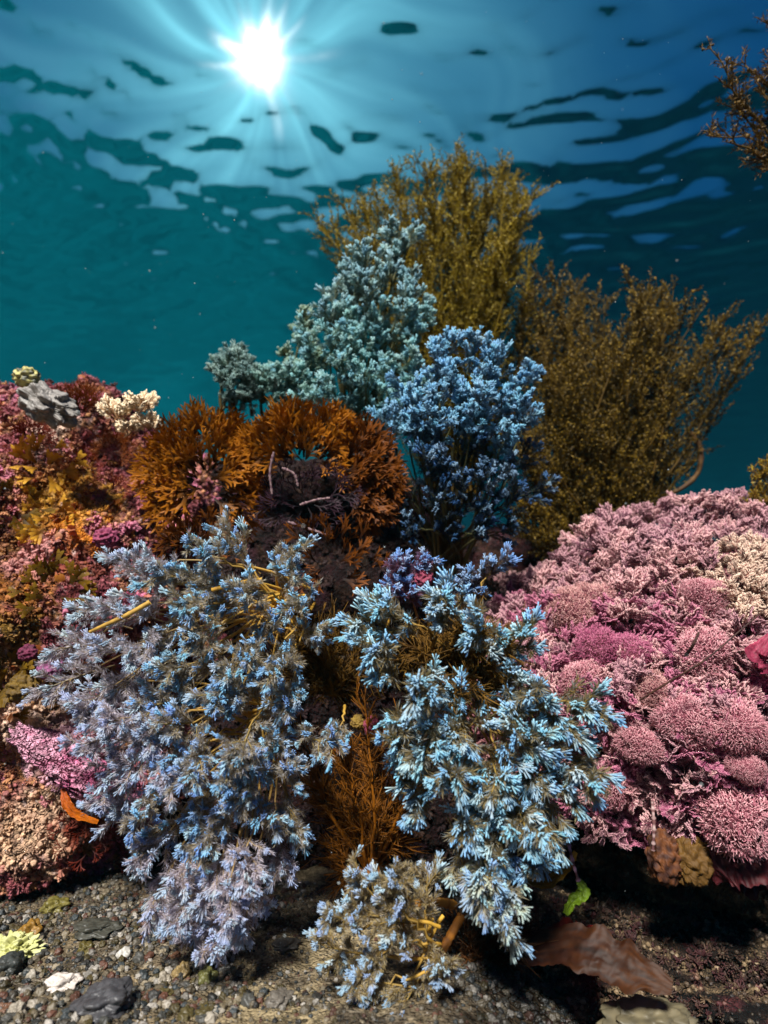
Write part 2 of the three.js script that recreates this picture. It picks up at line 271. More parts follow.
// ---------------------------------------------------------------- iridescent blue wrack: plant > frond > spray
function inside(poly, x, y) { let r = false; for (let i = 0, j = poly.length - 1; i < poly.length; j = i++) { const [a, b] = poly[i], [c, d] = poly[j]; if ((b > y) !== (d > y) && x < (c - a) * (y - b) / (d - b) + a) r = !r; } return r; }
function edge(poly, x, y) { let m = 1e9; for (let i = 0, j = poly.length - 1; i < poly.length; j = i++) { const [a, b] = poly[i], [c, d] = poly[j], t = clamp(((x - a) * (c - a) + (y - b) * (d - b)) / ((c - a) ** 2 + (d - b) ** 2), 0, 1); m = Math.min(m, Math.hypot(x - a - t * (c - a), y - b - t * (d - b))); } return m; }
function spread(poly, gap, R, inset = 0.3) { const out = [], xs = poly.map((q) => q[0]), ys = poly.map((q) => q[1]); const n = (Math.max(...xs) - Math.min(...xs)) * (Math.max(...ys) - Math.min(...ys)) / gap / gap * 12; for (let k = 0; k < n; k++) { const x = lerp(Math.min(...xs), Math.max(...xs), R()), y = lerp(Math.min(...ys), Math.max(...ys), R()); if (inside(poly, x, y) && edge(poly, x, y) > gap * inset && out.every((q) => Math.hypot(q[0] - x, q[1] - y) > gap)) out.push([x, y]); } return out; }

function fan(mb, p, dir, R, o) {   // a cluster of stubby forked fingers, brown below and blue at the ends
  const n = 6 + Math.floor(R() * 6), b = rv(R).cross(dir).normalize(), s = dir.clone().cross(b), flat = 0.4 + 0.5 * R(), sp = o.spread ?? 0.85, hue = R();
  const c1 = mix3(mix3(o.tip, o.tip2, hue), o.pale, R() * R() * 0.8), c0 = mix3(o.base, o.twig, R() * 0.5), cm = mix3(c0, c1, 0.3);
  for (let k = 0; k < n; k++) {
    const a = ((k + 0.5) / n - 0.5) * 2 * sp + (R() - 0.5) * 0.3, e = (R() - 0.5) * sp * flat * 1.6, d = dir.clone().addScaledVector(b, Math.tan(a * 0.8)).addScaledVector(s, e).normalize();
    const L = o.len * (0.7 + 0.6 * R()) * (1 - 0.25 * Math.abs(a)), q = p.clone().addScaledVector(dir, -o.len * 0.5 * R()), bend = dir.clone().multiplyScalar(0.25), f = q.clone().addScaledVector(d, L * 0.55).addScaledVector(bend, L * 0.3);
    mb.finger(q, d, L, o.w * (0.75 + 0.4 * R()), c0, c1, bend, [0.45, 0.7, 0.95]);
    for (const sg of [-1, 1]) if (R() < 0.85) mb.spike(f, d.clone().addScaledVector(b, sg * 0.5).addScaledVector(s, (R() - 0.5) * 0.7).addScaledVector(dir, 0.3).normalize(), L * (0.45 + 0.25 * R()), o.w * 0.8, cm, c1, 1.0);
  }
}
function frond(root, c, r, R, o, parent, stem = 1) {
  const st = new MB(root.position), tp = new MB(root.position), hr = new MB(root.position), p0 = root.position.clone().addScaledVector(rv(R), 0.035), v = c.clone().sub(p0), L = v.length(), sag = rv(R, L * 0.1).add(V(0, L * (o.arch ?? 0.08), L * 0.12));
  const pts = [], rad = [], col = [], m = 10; for (let k = 0; k <= m; k++) { const t = k / m; pts.push(p0.clone().addScaledVector(v, t).addScaledVector(sag, 4 * t * (1 - t) * 0.7).addScaledVector(rv(R), 0.004 * t)); rad.push(lerp(o.stemR, o.stemR * 0.4, t) * stem); col.push(mix3(o.stem, o.twig, t)); }
  st.tube(pts, rad, col, 6);
  const face_ = EYE.clone().sub(c).normalize(), out = pts[m].clone().sub(pts[m - 3]).normalize().addScaledVector(face_, o.toEye).addScaledVector(rv(R), 0.35).add(V(0, o.lift, 0)).normalize();
  const axis = []; { const a0 = pts[m].clone().addScaledVector(out, -r * 0.9), bend = rv(R, r * 0.3); for (let k = 0; k <= 5; k++) { const t = k / 5; axis.push(a0.clone().addScaledVector(out, 2.0 * r * t).addScaledVector(bend, t * t)); } st.tube(axis, axis.map((_, k) => lerp(o.stemR * 0.5, o.w * 0.4, k / 5) * stem), axis.map((_, k) => mix3(o.twig, o.base, k / 5)), 4); }
  const needle = (a, b, n, k) => { for (let i = 0; i < n; i++) { const q = a.clone().lerp(b, R()), d = b.clone().sub(a).normalize().addScaledVector(rv(R).normalize(), 0.75).normalize(); hr.diamond(q, d, o.len * (0.3 + 0.75 * R()) * k, o.w * (0.36 + 0.3 * R()), mix3(o.twig, o.hair, 0.3 * R()), mix3(o.hair, mix3(o.twig, o.tip2, R()), R() * 0.6), rv(R)); } };
  for (let k = 0; k < o.twigs; k++) {
    const t = 0.12 + 0.88 * Math.pow((k + R()) / o.twigs, 0.8), f = Math.min(4.99, t * 5), i0 = Math.floor(f), q0 = axis[i0].clone().lerp(axis[i0 + 1], f - i0), side = rv(R).cross(out).normalize();
    const d = out.clone().multiplyScalar(0.95).addScaledVector(side, 0.8).addScaledVector(face_, 0.25).normalize(), l = r * (1.05 - 0.45 * t) * (0.5 + 0.8 * R()), b1 = rv(R, l * 0.12).addScaledVector(out, l * 0.08), tw = [0, 0.5, 1].map((u) => q0.clone().addScaledVector(d, l * u).addScaledVector(b1, 4 * u * (1 - u)));
    st.tube(tw, [o.stemR * 0.3, o.w * 0.34, o.w * 0.26], [o.twig, mix3(o.twig, o.base, 0.5), o.base], 4);
    needle(tw[0], tw[2], Math.round(o.fuzz * 3 / o.twigs), 1);
    const dd = tw[2].clone().sub(tw[1]).normalize().addScaledVector(out, 0.35).normalize(), big = 0.65 + 0.6 * R();
    if (R() < o.fanP) fan(tp, tw[2], dd, R, { ...o, len: o.len * big, w: o.w * (0.75 + 0.25 * big) });
    for (let i = 0; i < 2; i++) { const q = tw[0].clone().lerp(tw[2], 0.4 + 0.5 * R()), e = d.clone().addScaledVector(rv(R).normalize(), 0.8).normalize(), g = q.clone().addScaledVector(e, l * 0.4); st.tube([q, g], [o.w * 0.3, o.w * 0.2], [o.twig, o.base], 3); needle(q, g, Math.round(o.fuzz / 9), 0.8); if (R() < o.sideP) fan(tp, g, e, R, { ...o, len: o.len * (0.5 + 0.4 * R()), w: o.w * 0.8 }); }
  }
  fan(tp, axis[5], out, R, o);
  const f = st.build('frond', M.stem, parent); tp.build('spray', M.tip, f).userData.kind = 'stuff'; hr.build('hair', M.hair, f).userData.kind = 'stuff';
}
const BLUE = { tip: S(148, 222, 252), tip2: S(140, 186, 250), pale: S(228, 244, 246), base: S(146, 130, 76), twig: S(150, 122, 66), hair: S(208, 194, 160), stem: S(206, 160, 60), stemR: 0.0026, w: 0.0019, len: 0.0135, twigs: 13, fanP: 0.72, sideP: 0.3, fuzz: 420, outward: 0.6, toEye: 0.6, lift: 0.1, spread: 0.66 };
function weed(name, label, rootAt, poly, gap, r, depth, bulge, seed, o, oFn, skip) {
  const R = rng(seed), root = thing(name, at(...rootAt), label, 'seaweed');
  for (const [x, y] of spread(poly, gap, R, o.inset ?? 0.75)) {
    if (skip && skip(x, y, R)) continue;
    const e = Math.min(1, edge(poly, x, y) / (gap * 2.4)), d = depth(x, y) - bulge * Math.sqrt(e) * (0.45 + 0.6 * R()) + (R() - 0.5) * 0.03;
    frond(root, at(x, y, d), r * PX * d, R, { ...o, ...(oFn ? oFn(x, y, R) : {}) }, root);
  }
  return root;
}
weed('blue_wrack', 'broad upper clump of blue-tipped wrack on the left, spreading over the rock', [292, 612, 0.98], [[58, 650], [72, 615], [110, 590], [122, 550], [175, 536], [235, 528], [300, 530], [335, 575], [332, 640], [345, 700], [300, 715], [200, 735], [150, 745], [95, 730], [62, 690]], 23, 29, (x, y) => 0.95 - 0.02 * (y - 600) / 100, 0.13, 21, { ...BLUE, inset: 1.0 },
  (x, y, R) => x < 170 ? { tip: S(196, 226, 246), tip2: S(192, 206, 242), fanP: 0.5, sideP: 0.18, hair: S(226, 218, 224), base: S(146, 134, 110), twig: S(148, 126, 90), fuzz: 330 } : {});
weed('blue_wrack', 'long hanging clump of lavender-blue wrack at lower left, drooping to the gravel', [275, 725, 0.95], [[74, 670], [150, 680], [230, 660], [330, 670], [350, 725], [322, 770], [302, 840], [295, 890], [250, 935], [195, 942], [165, 905], [122, 880], [130, 840], [108, 800], [84, 740]], 23, 29, (x, y) => 0.90 - 0.06 * (y - 700) / 200, 0.12, 22, { ...BLUE, inset: 0.95, arch: 0.16, lift: -0.1 },
  (x, y, R) => y > 840 || x < 170 ? { tip: S(186, 216, 246), tip2: S(184, 196, 242), fanP: 0.7, sideP: 0.3, hair: S(228, 218, 226), base: S(154, 138, 116), twig: S(154, 128, 88), fuzz: 330 } : { tip: S(142, 216, 252), tip2: S(132, 178, 250), hair: S(206, 194, 168) }, (x, y, R) => x > 285 && R() < 0.35);
weed('blue_wrack', 'brightest clump of cyan-tipped wrack right of centre, cascading in front of the pink weed', [470, 690, 0.90], [[358, 640], [366, 600], [400, 585], [455, 580], [500, 605], [540, 650], [598, 690], [592, 735], [578, 800], [545, 850], [512, 925], [470, 930], [452, 890], [430, 850], [405, 790], [385, 740], [368, 690]], 25, 31, (x, y) => 0.86 - 0.05 * (y - 640) / 200, 0.10, 23, { ...BLUE, len: 0.0195, w: 0.0027, inset: 1.0, arch: 0.14, fuzz: 340, twigs: 11, fanP: 0.85, sideP: 0.22 },
  (x, y, R) => y > 830 ? { pale: S(226, 222, 170), base: S(176, 152, 76), twig: S(180, 156, 96), hair: S(170, 158, 120), tip: S(184, 232, 246) } : { tip: S(156, 228, 252), tip2: S(144, 202, 250), base: S(148, 126, 56), hair: S(164, 144, 92) }, (x, y, R) => Math.hypot(x - 455, (y - 665) * 1.3) < 30);
weed('blue_wrack', 'low grey-blue wrack at bottom centre over the sand, beside an orange stalk', [425, 935, 0.74], [[308, 935], [340, 885], [400, 862], [446, 880], [442, 930], [456, 958], [416, 1006], [362, 992], [330, 962]], 22, 26, (x, y) => 0.74, 0.06, 24, { ...BLUE, tip: S(164, 208, 236), tip2: S(156, 184, 232), base: S(146, 126, 70), fanP: 0.6, sideP: 0.2, hair: S(196, 176, 120), len: 0.0115, w: 0.0018 });
weed('blue_wrack', 'small round tuft of blue-rimmed wrack with a pinkish heart, in the very middle', [405, 622, 0.95], [[375, 600], [372, 565], [392, 546], [418, 548], [438, 572], [436, 605], [408, 612]], 17, 19, () => 0.92, 0.05, 25, { ...BLUE, base: S(150, 96, 96), hair: S(150, 88, 100), twig: S(110, 62, 58), tip: S(98, 158, 226) });
weed('blue_wrack', 'small dark sprig of blue wrack left of the pink weed, pointing up right', [462, 625, 0.95], [[440, 612], [452, 575], [480, 560], [500, 540], [512, 548], [505, 580], [515, 590], [490, 612]], 17, 17, () => 0.93, 0.04, 26, { ...BLUE, base: S(96, 72, 54), hair: S(96, 70, 56), tip: S(90, 160, 226) });
weed('blue_wrack', 'a few loose blue sprigs over the dark gap between the two big clumps', [330, 715, 0.93], [[318, 735], [330, 700], [352, 698], [366, 720], [352, 745], [335, 752]], 18, 15, () => 0.88, 0.03, 27, { ...BLUE, base: S(100, 84, 56), twigs: 7 });
const FARBLUE = { ...BLUE, inset: 0.35, tip: S(158, 216, 216), tip2: S(130, 198, 222), pale: S(206, 234, 224), base: S(116, 140, 112), twig: S(88, 90, 58), hair: S(142, 178, 166), stem: S(80, 66, 34), stemR: 0.004, w: 0.0030, len: 0.014, twigs: 12, fanP: 0.9, sideP: 0.5, fuzz: 170, lift: 0.5, outward: 0.7, toEye: 0.45, spread: 0.75 };
weed('teal_wrack', 'tall pale teal wrack bush rising in a cone in front of the brown weed', [360, 455, 1.34], [[268, 425], [300, 390], [305, 345], [325, 330], [330, 285], [345, 265], [372, 262], [382, 240], [412, 245], [414, 290], [428, 320], [420, 370], [405, 430], [340, 440]], 15, 20, () => 1.32, 0.11, 31, FARBLUE, (x, y) => y < 330 ? { tip: S(150, 200, 206), tip2: S(138, 188, 212), base: S(120, 132, 108), hair: S(140, 162, 150) } : {});
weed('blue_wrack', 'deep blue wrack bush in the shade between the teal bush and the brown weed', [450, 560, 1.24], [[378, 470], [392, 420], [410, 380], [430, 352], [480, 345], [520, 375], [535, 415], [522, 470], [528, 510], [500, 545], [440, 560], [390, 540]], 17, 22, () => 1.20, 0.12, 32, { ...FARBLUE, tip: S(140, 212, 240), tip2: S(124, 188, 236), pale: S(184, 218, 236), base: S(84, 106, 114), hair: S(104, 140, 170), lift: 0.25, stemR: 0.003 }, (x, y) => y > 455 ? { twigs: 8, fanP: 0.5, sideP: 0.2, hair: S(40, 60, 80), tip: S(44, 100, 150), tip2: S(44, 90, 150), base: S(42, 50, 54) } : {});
weed('teal_wrack', 'small grey-green wrack tuft alone against the open water, left of the teal bush', [236, 408, 1.30], [[216, 392], [218, 372], [232, 364], [247, 372], [252, 392], [246, 408], [226, 408]], 8, 13, () => 1.29, 0.03, 33, { ...FARBLUE, inset: 0.1, len: 0.012, w: 0.0026, tip: S(118, 152, 146), tip2: S(110, 146, 150), base: S(104, 110, 84), twigs: 14 });
weed('teal_wrack', 'low pale green wrack tuft between the lone tuft and the tall teal bush', [276, 405, 1.30], [[254, 398], [262, 374], [278, 372], [300, 380], [304, 402], [280, 408]], 9, 14, () => 1.29, 0.03, 34, { ...FARBLUE, len: 0.012, w: 0.0026, tip: S(140, 190, 180), tip2: S(130, 180, 180), base: S(104, 122, 96), twigs: 14 });
weed('teal_wrack', 'upright yellowish-green wrack tuft leaning on the left edge of the tall teal bush', [306, 400, 1.32], [[284, 395], [282, 365], [296, 330], [306, 320], [316, 345], [326, 380], [322, 398]], 13, 14, () => 1.31, 0.04, 35, { ...FARBLUE, len: 0.012, w: 0.0028, tip: S(150, 180, 150), tip2: S(140, 176, 164), base: S(116, 122, 80), hair: S(130, 136, 96), twigs: 14 });

// ---------------------------------------------------------------- brown bushy weed behind: plant > frond > foliage
function bushFrond(root, tip, R, o) {
  const st = new MB(root.position), lf = new MB(root.position), p0 = root.position.clone().add(V((R() - 0.5) * o.foot, 0, (R() - 0.5) * o.foot)), v = tip.clone().sub(p0), L = v.length(), sway = rv(R, L * 0.08).add(V(0, 0, 0));
  const m = 12, pts = [], rad = [], col = []; for (let k = 0; k <= m; k++) { const t = k / m; pts.push(p0.clone().addScaledVector(v, t).addScaledVector(sway, 4 * t * (1 - t)).addScaledVector(rv(R), 0.008 * t)); rad.push(lerp(0.0036, 0.001, t)); col.push(mix3(o.stem, o.c1, t * 0.6)); }
  st.tube(pts, rad, col, 5);
  const nl = Math.round(L * o.side);
  for (let k = 0; k < nl; k++) {
    const t = o.from + (1 - o.from) * R(), f = t * m, i = Math.min(m - 1, Math.floor(f)), q = pts[i].clone().lerp(pts[i + 1], f - i), ax = pts[i + 1].clone().sub(pts[i]).normalize();
    const d = rv(R).normalize().addScaledVector(ax, 1.15).add(V(0, 0.4, 0)).normalize(), l = o.twig * (0.5 + R()) * (1.15 - 0.55 * t), e = q.clone().addScaledVector(d, l), mid = q.clone().lerp(e, 0.5).addScaledVector(rv(R), l * 0.15);
    const tint = 0.75 + 0.5 * R(), c = mix3(o.c0, o.c1, clamp(t * 0.9 + (R() - 0.5) * 0.6, 0, 1)).map((x) => x * tint);
    st.tube([q, mid, e], [0.0012, 0.001, 0.0006], c, 3);
    const n = Math.round(l * o.leaves);
    for (let j = 0; j < n; j++) { const u = 0.1 + 0.9 * R(), a = u < 0.5 ? q.clone().lerp(mid, u * 2) : mid.clone().lerp(e, u * 2 - 1), g = rv(R).normalize().addScaledVector(d, 0.8).normalize(); const l1 = o.leaf * (0.6 + 0.8 * R()), w1 = o.leafW * (0.7 + 0.9 * R()), c1 = mix3(c, o.c2, R() * 0.7); if (R() < o.bladders) lf.spike(a, g, l1 * 0.6, w1 * 1.6, c, c1, 1.4); else lf.diamond(a, g, l1, w1, c, c1, rv(R)); }
  }
  const f = st.build('frond', M.stem, root); lf.build('foliage', M.leaf, f).userData.kind = 'stuff';
}
const BROWN = { stem: S(80, 60, 10), c0: S(62, 44, 3), c1: S(132, 110, 8), c2: S(190, 168, 50), side: 120, twig: 0.075, leaves: 480, leaf: 0.009, leafW: 0.0021, from: 0.12, foot: 0.14, bladders: 0.03 };
function bush(label, rootAt, tips, seed, o) { const R = rng(seed), root = thing('brown_seaweed', at(...rootAt), label, 'seaweed'); for (const [x, y, d] of tips) bushFrond(root, at(x, y, d), R, o); return root; }
{
  const R = rng(77), ring = (list, n, jx, jy, dz) => list.flatMap(([x, y, d]) => Array.from({ length: n }, () => [x + (R() - 0.5) * jx, y + (R() - 0.5) * jy + Math.abs(R() - 0.5) * jy * 0.5, d + (R() - 0.5) * dz]));
  bush('tallest golden-brown bushy weed, rising behind the teal bush up to the bright surface', [455, 500, 1.60], ring([[330, 228, 1.55], [352, 212, 1.6], [378, 205, 1.6], [400, 180, 1.6], [425, 162, 1.55], [450, 158, 1.55], [470, 168, 1.6], [495, 176, 1.6], [515, 172, 1.6], [528, 190, 1.6], [525, 240, 1.55], [500, 230, 1.5], [440, 215, 1.5], [465, 260, 1.48], [410, 250, 1.5], [480, 320, 1.48], [440, 310, 1.5]], 4, 26, 30, 0.2), 41, BROWN);
  bush('wide dark brown bushy weed on the right, with one long arm reaching right', [585, 575, 1.5], ring([[530, 300, 1.6], [545, 285, 1.6], [555, 330, 1.5], [565, 295, 1.6], [590, 285, 1.6], [640, 290, 1.55], [655, 300, 1.5], [675, 290, 1.5], [690, 310, 1.5], [715, 322, 1.5], [640, 340, 1.45], [600, 350, 1.45], [670, 370, 1.5], [560, 370, 1.45], [660, 430, 1.5], [620, 420, 1.45], [690, 450, 1.55], [560, 440, 1.48], [530, 350, 1.5], [520, 420, 1.48], [600, 470, 1.45], [560, 490, 1.45], [640, 480, 1.45], [535, 470, 1.45], [525, 505, 1.40], [540, 535, 1.40], [560, 525, 1.42]], 4, 34, 30, 0.2).concat([[762, 322, 1.5], [757, 324, 1.5], [735, 330, 1.5]]), 42, { ...BROWN, c0: S(18, 11, 2), c1: S(84, 64, 6), c2: S(168, 134, 30), side: 110, bladders: 0.12, stem: S(76, 54, 12), leaves: 380 });
  bush('brown bushy weed entering at the upper right edge of the picture', [830, 210, 1.15], ring([[712, 45, 1.15], [722, 75, 1.15], [705, 128, 1.15], [740, 60, 1.15], [735, 100, 1.15], [755, 90, 1.12], [728, 135, 1.15], [752, 150, 1.15], [765, 60, 1.15], [775, 120, 1.15], [770, 30, 1.15]], 1, 8, 8, 0.06), 43, { ...BROWN, c0: S(66, 42, 14), c1: S(104, 76, 26), c2: S(140, 110, 44), twig: 0.045, side: 110, foot: 0.04 });
  bush('small brown tuft at the right edge just above the pink weed', [775, 540, 1.2], ring([[757, 470, 1.2], [765, 462, 1.2], [775, 458, 1.2], [752, 490, 1.2]], 2, 8, 8, 0.05), 44, { ...BROWN, c0: S(80, 50, 16), c1: S(130, 96, 30), twig: 0.03, side: 140, from: 0.1, foot: 0.03 });
}

// ---------------------------------------------------------------- golden fan weed: plant > blade (forked ribbons)
function forkGeometry(seed, o) {
  const R = rng(seed), mb = new MB();
  const grow = (p, d, side, w, l, gen, y0) => {
    const pts = [], wid = [], col = [], bend = rv(R, 0.12);
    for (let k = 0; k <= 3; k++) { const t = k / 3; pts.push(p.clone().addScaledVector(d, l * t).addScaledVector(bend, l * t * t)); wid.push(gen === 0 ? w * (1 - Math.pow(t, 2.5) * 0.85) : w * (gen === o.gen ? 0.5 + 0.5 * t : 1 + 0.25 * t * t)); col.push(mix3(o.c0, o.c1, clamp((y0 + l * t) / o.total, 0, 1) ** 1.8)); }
    mb.ribbon(pts, wid, side, col, 0.18);
    if (gen) for (const s of [-1, 1]) { const dd = d.clone().addScaledVector(side, s * (0.3 + 0.25 * R())).add(rv(R, 0.15)).normalize(), ss = side.clone().addScaledVector(dd, -side.dot(dd)).normalize().add(rv(R, 0.25)).normalize(); grow(pts[3].clone().addScaledVector(side, s * w * 0.25), dd, ss, w * 0.78, l * (0.7 + 0.25 * R()), gen - 1, y0 + l); }
  };
  grow(V(0, 0, 0), V(0, 1, 0), V(1, 0, 0), o.w, o.l, o.gen, 0);
  return mb.geometry();
}
function tuft(name, label, part, geoms, mat, base, n, seed, size, { rx = 0.06, ry = 0.06, rz = 0.05, turn = 0, sweep = 1.9 } = {}, category = 'seaweed', group) {
  const R = rng(seed), t = thing(name, base, label, category, group), eye = EYE.clone().sub(base).normalize(), right = V(0, 1, 0).cross(eye).normalize(), up = eye.clone().cross(right);
  for (let k = 0; k < n; k++) {
    const m = addMesh(part, geoms[k % geoms.length], mat, t), th = (R() - 0.5) * 2 * sweep, rho = Math.sqrt(R()), bulge = Math.sqrt(1 - rho * rho * 0.95), a = th + turn, b = a * 0.75 + (R() - 0.5) * 1.5 + turn * 0.25;
    const d = right.clone().multiplyScalar(Math.sin(b)).addScaledVector(up, Math.cos(b)).addScaledVector(eye, 0.25 + 0.7 * R() * bulge).normalize(), z = eye.clone().add(V(0, 0.5, 0)).addScaledVector(rv(R).normalize(), 0.6), x = d.clone().cross(z).normalize();
    m.quaternion.setFromRotationMatrix(new THREE.Matrix4().makeBasis(x, d, x.clone().cross(d)));
    m.position.copy(right).multiplyScalar(Math.sin(a) * rho * rx).addScaledVector(up, Math.cos(a) * rho * ry).addScaledVector(eye, bulge * rz * (0.6 + 0.4 * R())); m.scale.setScalar(size * (0.7 + 0.55 * R()));
  }
  return t;
}
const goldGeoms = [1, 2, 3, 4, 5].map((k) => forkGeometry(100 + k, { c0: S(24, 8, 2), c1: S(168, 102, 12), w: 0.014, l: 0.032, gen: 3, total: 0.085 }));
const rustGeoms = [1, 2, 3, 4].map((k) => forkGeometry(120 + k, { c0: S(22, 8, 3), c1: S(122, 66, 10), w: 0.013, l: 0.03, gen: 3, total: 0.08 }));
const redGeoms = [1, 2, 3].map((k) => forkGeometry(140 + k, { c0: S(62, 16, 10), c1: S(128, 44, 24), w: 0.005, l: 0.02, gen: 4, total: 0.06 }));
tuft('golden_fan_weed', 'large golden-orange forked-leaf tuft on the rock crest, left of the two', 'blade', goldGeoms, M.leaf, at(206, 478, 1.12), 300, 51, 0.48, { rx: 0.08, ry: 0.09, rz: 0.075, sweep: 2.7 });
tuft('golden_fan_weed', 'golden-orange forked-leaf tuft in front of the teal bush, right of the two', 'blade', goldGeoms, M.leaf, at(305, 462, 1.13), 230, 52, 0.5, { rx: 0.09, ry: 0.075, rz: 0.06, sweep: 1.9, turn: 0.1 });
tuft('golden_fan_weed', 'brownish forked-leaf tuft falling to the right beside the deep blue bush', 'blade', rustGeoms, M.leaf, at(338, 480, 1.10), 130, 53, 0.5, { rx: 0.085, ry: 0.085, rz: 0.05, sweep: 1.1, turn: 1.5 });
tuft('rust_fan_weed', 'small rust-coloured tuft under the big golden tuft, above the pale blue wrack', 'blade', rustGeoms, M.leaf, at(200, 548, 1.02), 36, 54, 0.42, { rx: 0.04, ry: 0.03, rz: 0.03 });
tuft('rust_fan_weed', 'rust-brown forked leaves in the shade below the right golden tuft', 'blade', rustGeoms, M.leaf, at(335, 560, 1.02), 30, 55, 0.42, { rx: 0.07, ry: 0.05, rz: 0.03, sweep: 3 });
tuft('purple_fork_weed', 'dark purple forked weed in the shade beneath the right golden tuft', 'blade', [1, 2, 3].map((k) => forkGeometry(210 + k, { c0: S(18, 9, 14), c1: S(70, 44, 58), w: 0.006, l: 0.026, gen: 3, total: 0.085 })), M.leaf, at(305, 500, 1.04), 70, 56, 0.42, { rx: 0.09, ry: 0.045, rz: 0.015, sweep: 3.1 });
const redAt = [[82, 415, 1.04, 46, 1.1, 'rusty red bristly tuft standing on the crest of the left rock'], [112, 452, 1.0, 40, 0.8, 'round dark orange bristly tuft below the crest, right of the magenta crust'], [30, 440, 1.02, 28, 0.6, 'dark brown bristly tuft on the upper left rock by the frame edge'], [85, 468, 1.0, 24, 0.5, 'deep red bristly tuft hanging between magenta crust and orange tuft'], [108, 492, 1.0, 20, 0.45, 'wine-red bristly tuft on the left rock beneath the orange tuft']];
const bristle = [1, 2, 3].map((k) => forkGeometry(160 + k, { c0: S(66, 24, 8), c1: S(150, 78, 24), w: 0.0028, l: 0.016, gen: 4, total: 0.05 }));
redAt.forEach(([x, y, d, n, s, label], k) => tuft('bristly_red_weed', label, 'blade', k < 2 ? bristle : redGeoms, M.leaf, face(x, y, 0.005)[0], n, 60 + k, s * 0.75, { rx: 0.022, ry: 0.02, rz: 0.02, sweep: k ? 2.2 : 1.0 }));

// yellow-brown leaf weed on the left rock, broad frilled leaves
const yellowGeoms = [1, 2, 3].map((k) => forkGeometry(180 + k, { c0: S(140, 92, 14), c1: S(214, 160, 48), w: 0.02, l: 0.024, gen: 2, total: 0.05 }));
const oliveGeoms = [1, 2, 3].map((k) => forkGeometry(190 + k, { c0: S(72, 50, 8), c1: S(136, 104, 18), w: 0.022, l: 0.026, gen: 2, total: 0.06 }));
[[45, 465, 20, 0.7, yellowGeoms, 'pale yellow frilled leaf tuft high on the left rock'], [50, 520, 20, 0.65, yellowGeoms, 'orange-yellow frilled leaf tuft in the middle of the left rock'], [52, 590, 16, 0.75, oliveGeoms, 'olive-yellow flat leaf tuft jutting out beside the blue wrack'], [14, 505, 12, 0.65, oliveGeoms, 'dark olive leaf tuft on the left rock at the frame edge'], [15, 690, 10, 0.7, oliveGeoms, 'olive-brown leaf tuft low on the left rock above the pink crust'], [90, 825, 24, 0.5, redGeoms, 'rust-brown leaf tuft under the pink crusted ridge'], [105, 855, 20, 0.6, redGeoms, 'dark red leaf tuft at the foot of the left rock']]
  .forEach(([x, y, n, s, g, label], k) => tuft('leafy_brown_weed', label, 'blade', g, M.leaf, face(x, y, 0.004)[0], n, 80 + k, s * 0.7, { rx: 0.045, ry: 0.045, rz: 0.025, sweep: 3.1 }));

// ---------------------------------------------------------------- dark string weed in the gap: plant > branch > twig
function stringWeed(label, rootAt, tips, seed, c0, c1) {
  const R = rng(seed), root = thing('string_weed', at(...rootAt), label, 'seaweed');
  for (const [x, y, d] of tips) {
    const st = new MB(root.position), tw = new MB(root.position), p0 = root.position.clone().add(rv(R, 0.012)), p1 = at(x, y, d), v = p1.clone().sub(p0), sag = rv(R, v.length() * 0.15), pts = [], rad = [], m = 9;
    for (let k = 0; k <= m; k++) { const t = k / m; pts.push(p0.clone().addScaledVector(v, t).addScaledVector(sag, 4 * t * (1 - t)).add(rv(R, 0.003))); rad.push(lerp(0.0032, 0.0011, t)); }
    st.tube(pts, rad, c1, 5);
    for (let k = 0; k < 30; k++) {
      const f = (0.15 + 0.85 * R()) * (m - 0.01), i = Math.floor(f), q = pts[i].clone().lerp(pts[i + 1], f - i), d1 = rv(R).normalize().addScaledVector(v.clone().normalize(), 1.3).normalize(), l = 0.02 + 0.03 * R(), e = q.clone().addScaledVector(d1, l), mid = q.clone().lerp(e, 0.5).add(rv(R, l * 0.15)), c = mix3(c0, c1, R());
      tw.tube([q, mid, e], [0.0014, 0.0011, 0.0006], c, 4);
      for (let j = 0; j < 5; j++) { const u = R(), a = u < 0.5 ? q.clone().lerp(mid, u * 2) : mid.clone().lerp(e, u * 2 - 1), g = d1.clone().addScaledVector(rv(R).normalize(), 0.7).normalize(); tw.spike(a, g, 0.012 + 0.014 * R(), 0.0014, c, mix3(c, c1, 0.5), 0.6); }
    }
    const b = st.build('branch', M.stem, root); tw.build('twig', M.stem, b);
  }
}
const RX = rng(91), around = (x, y, rx, ry, d, n) => Array.from({ length: n }, () => { const a = RX() * 6.28, r = 0.5 + 0.5 * RX(); return [x + Math.cos(a) * rx * r, y + Math.sin(a) * ry * r, d + (RX() - 0.5) * 0.08]; });
stringWeed('dark orange stringy weed branching upward in the gap between the blue clumps', [372, 868, 0.90], around(362, 790, 62, 90, 0.92, 24), 92, S(44, 24, 4), S(140, 84, 12));
stringWeed('brown stringy weed at the top of the gap, under the upper blue clump', [330, 690, 0.97], around(328, 660, 48, 46, 0.94, 18), 93, S(44, 28, 6), S(112, 80, 24));
stringWeed('dark brown stringy weed in the hollow of the bright right clump', [452, 672, 0.88], around(455, 660, 56, 46, 0.80, 26), 94, S(60, 38, 12), S(120, 86, 26));
stringWeed('black-brown stringy weed in the deep shade behind the blue bushes', [560, 560, 1.5], around(580, 470, 90, 80, 1.5, 14), 95, S(22, 12, 4), S(60, 36, 10));
stringWeed('dull brown stringy weed low down, under the tip of the bright clump', [490, 985, 0.82], around(490, 945, 40, 40, 0.82, 8), 96, S(40, 22, 6), S(84, 48, 10));

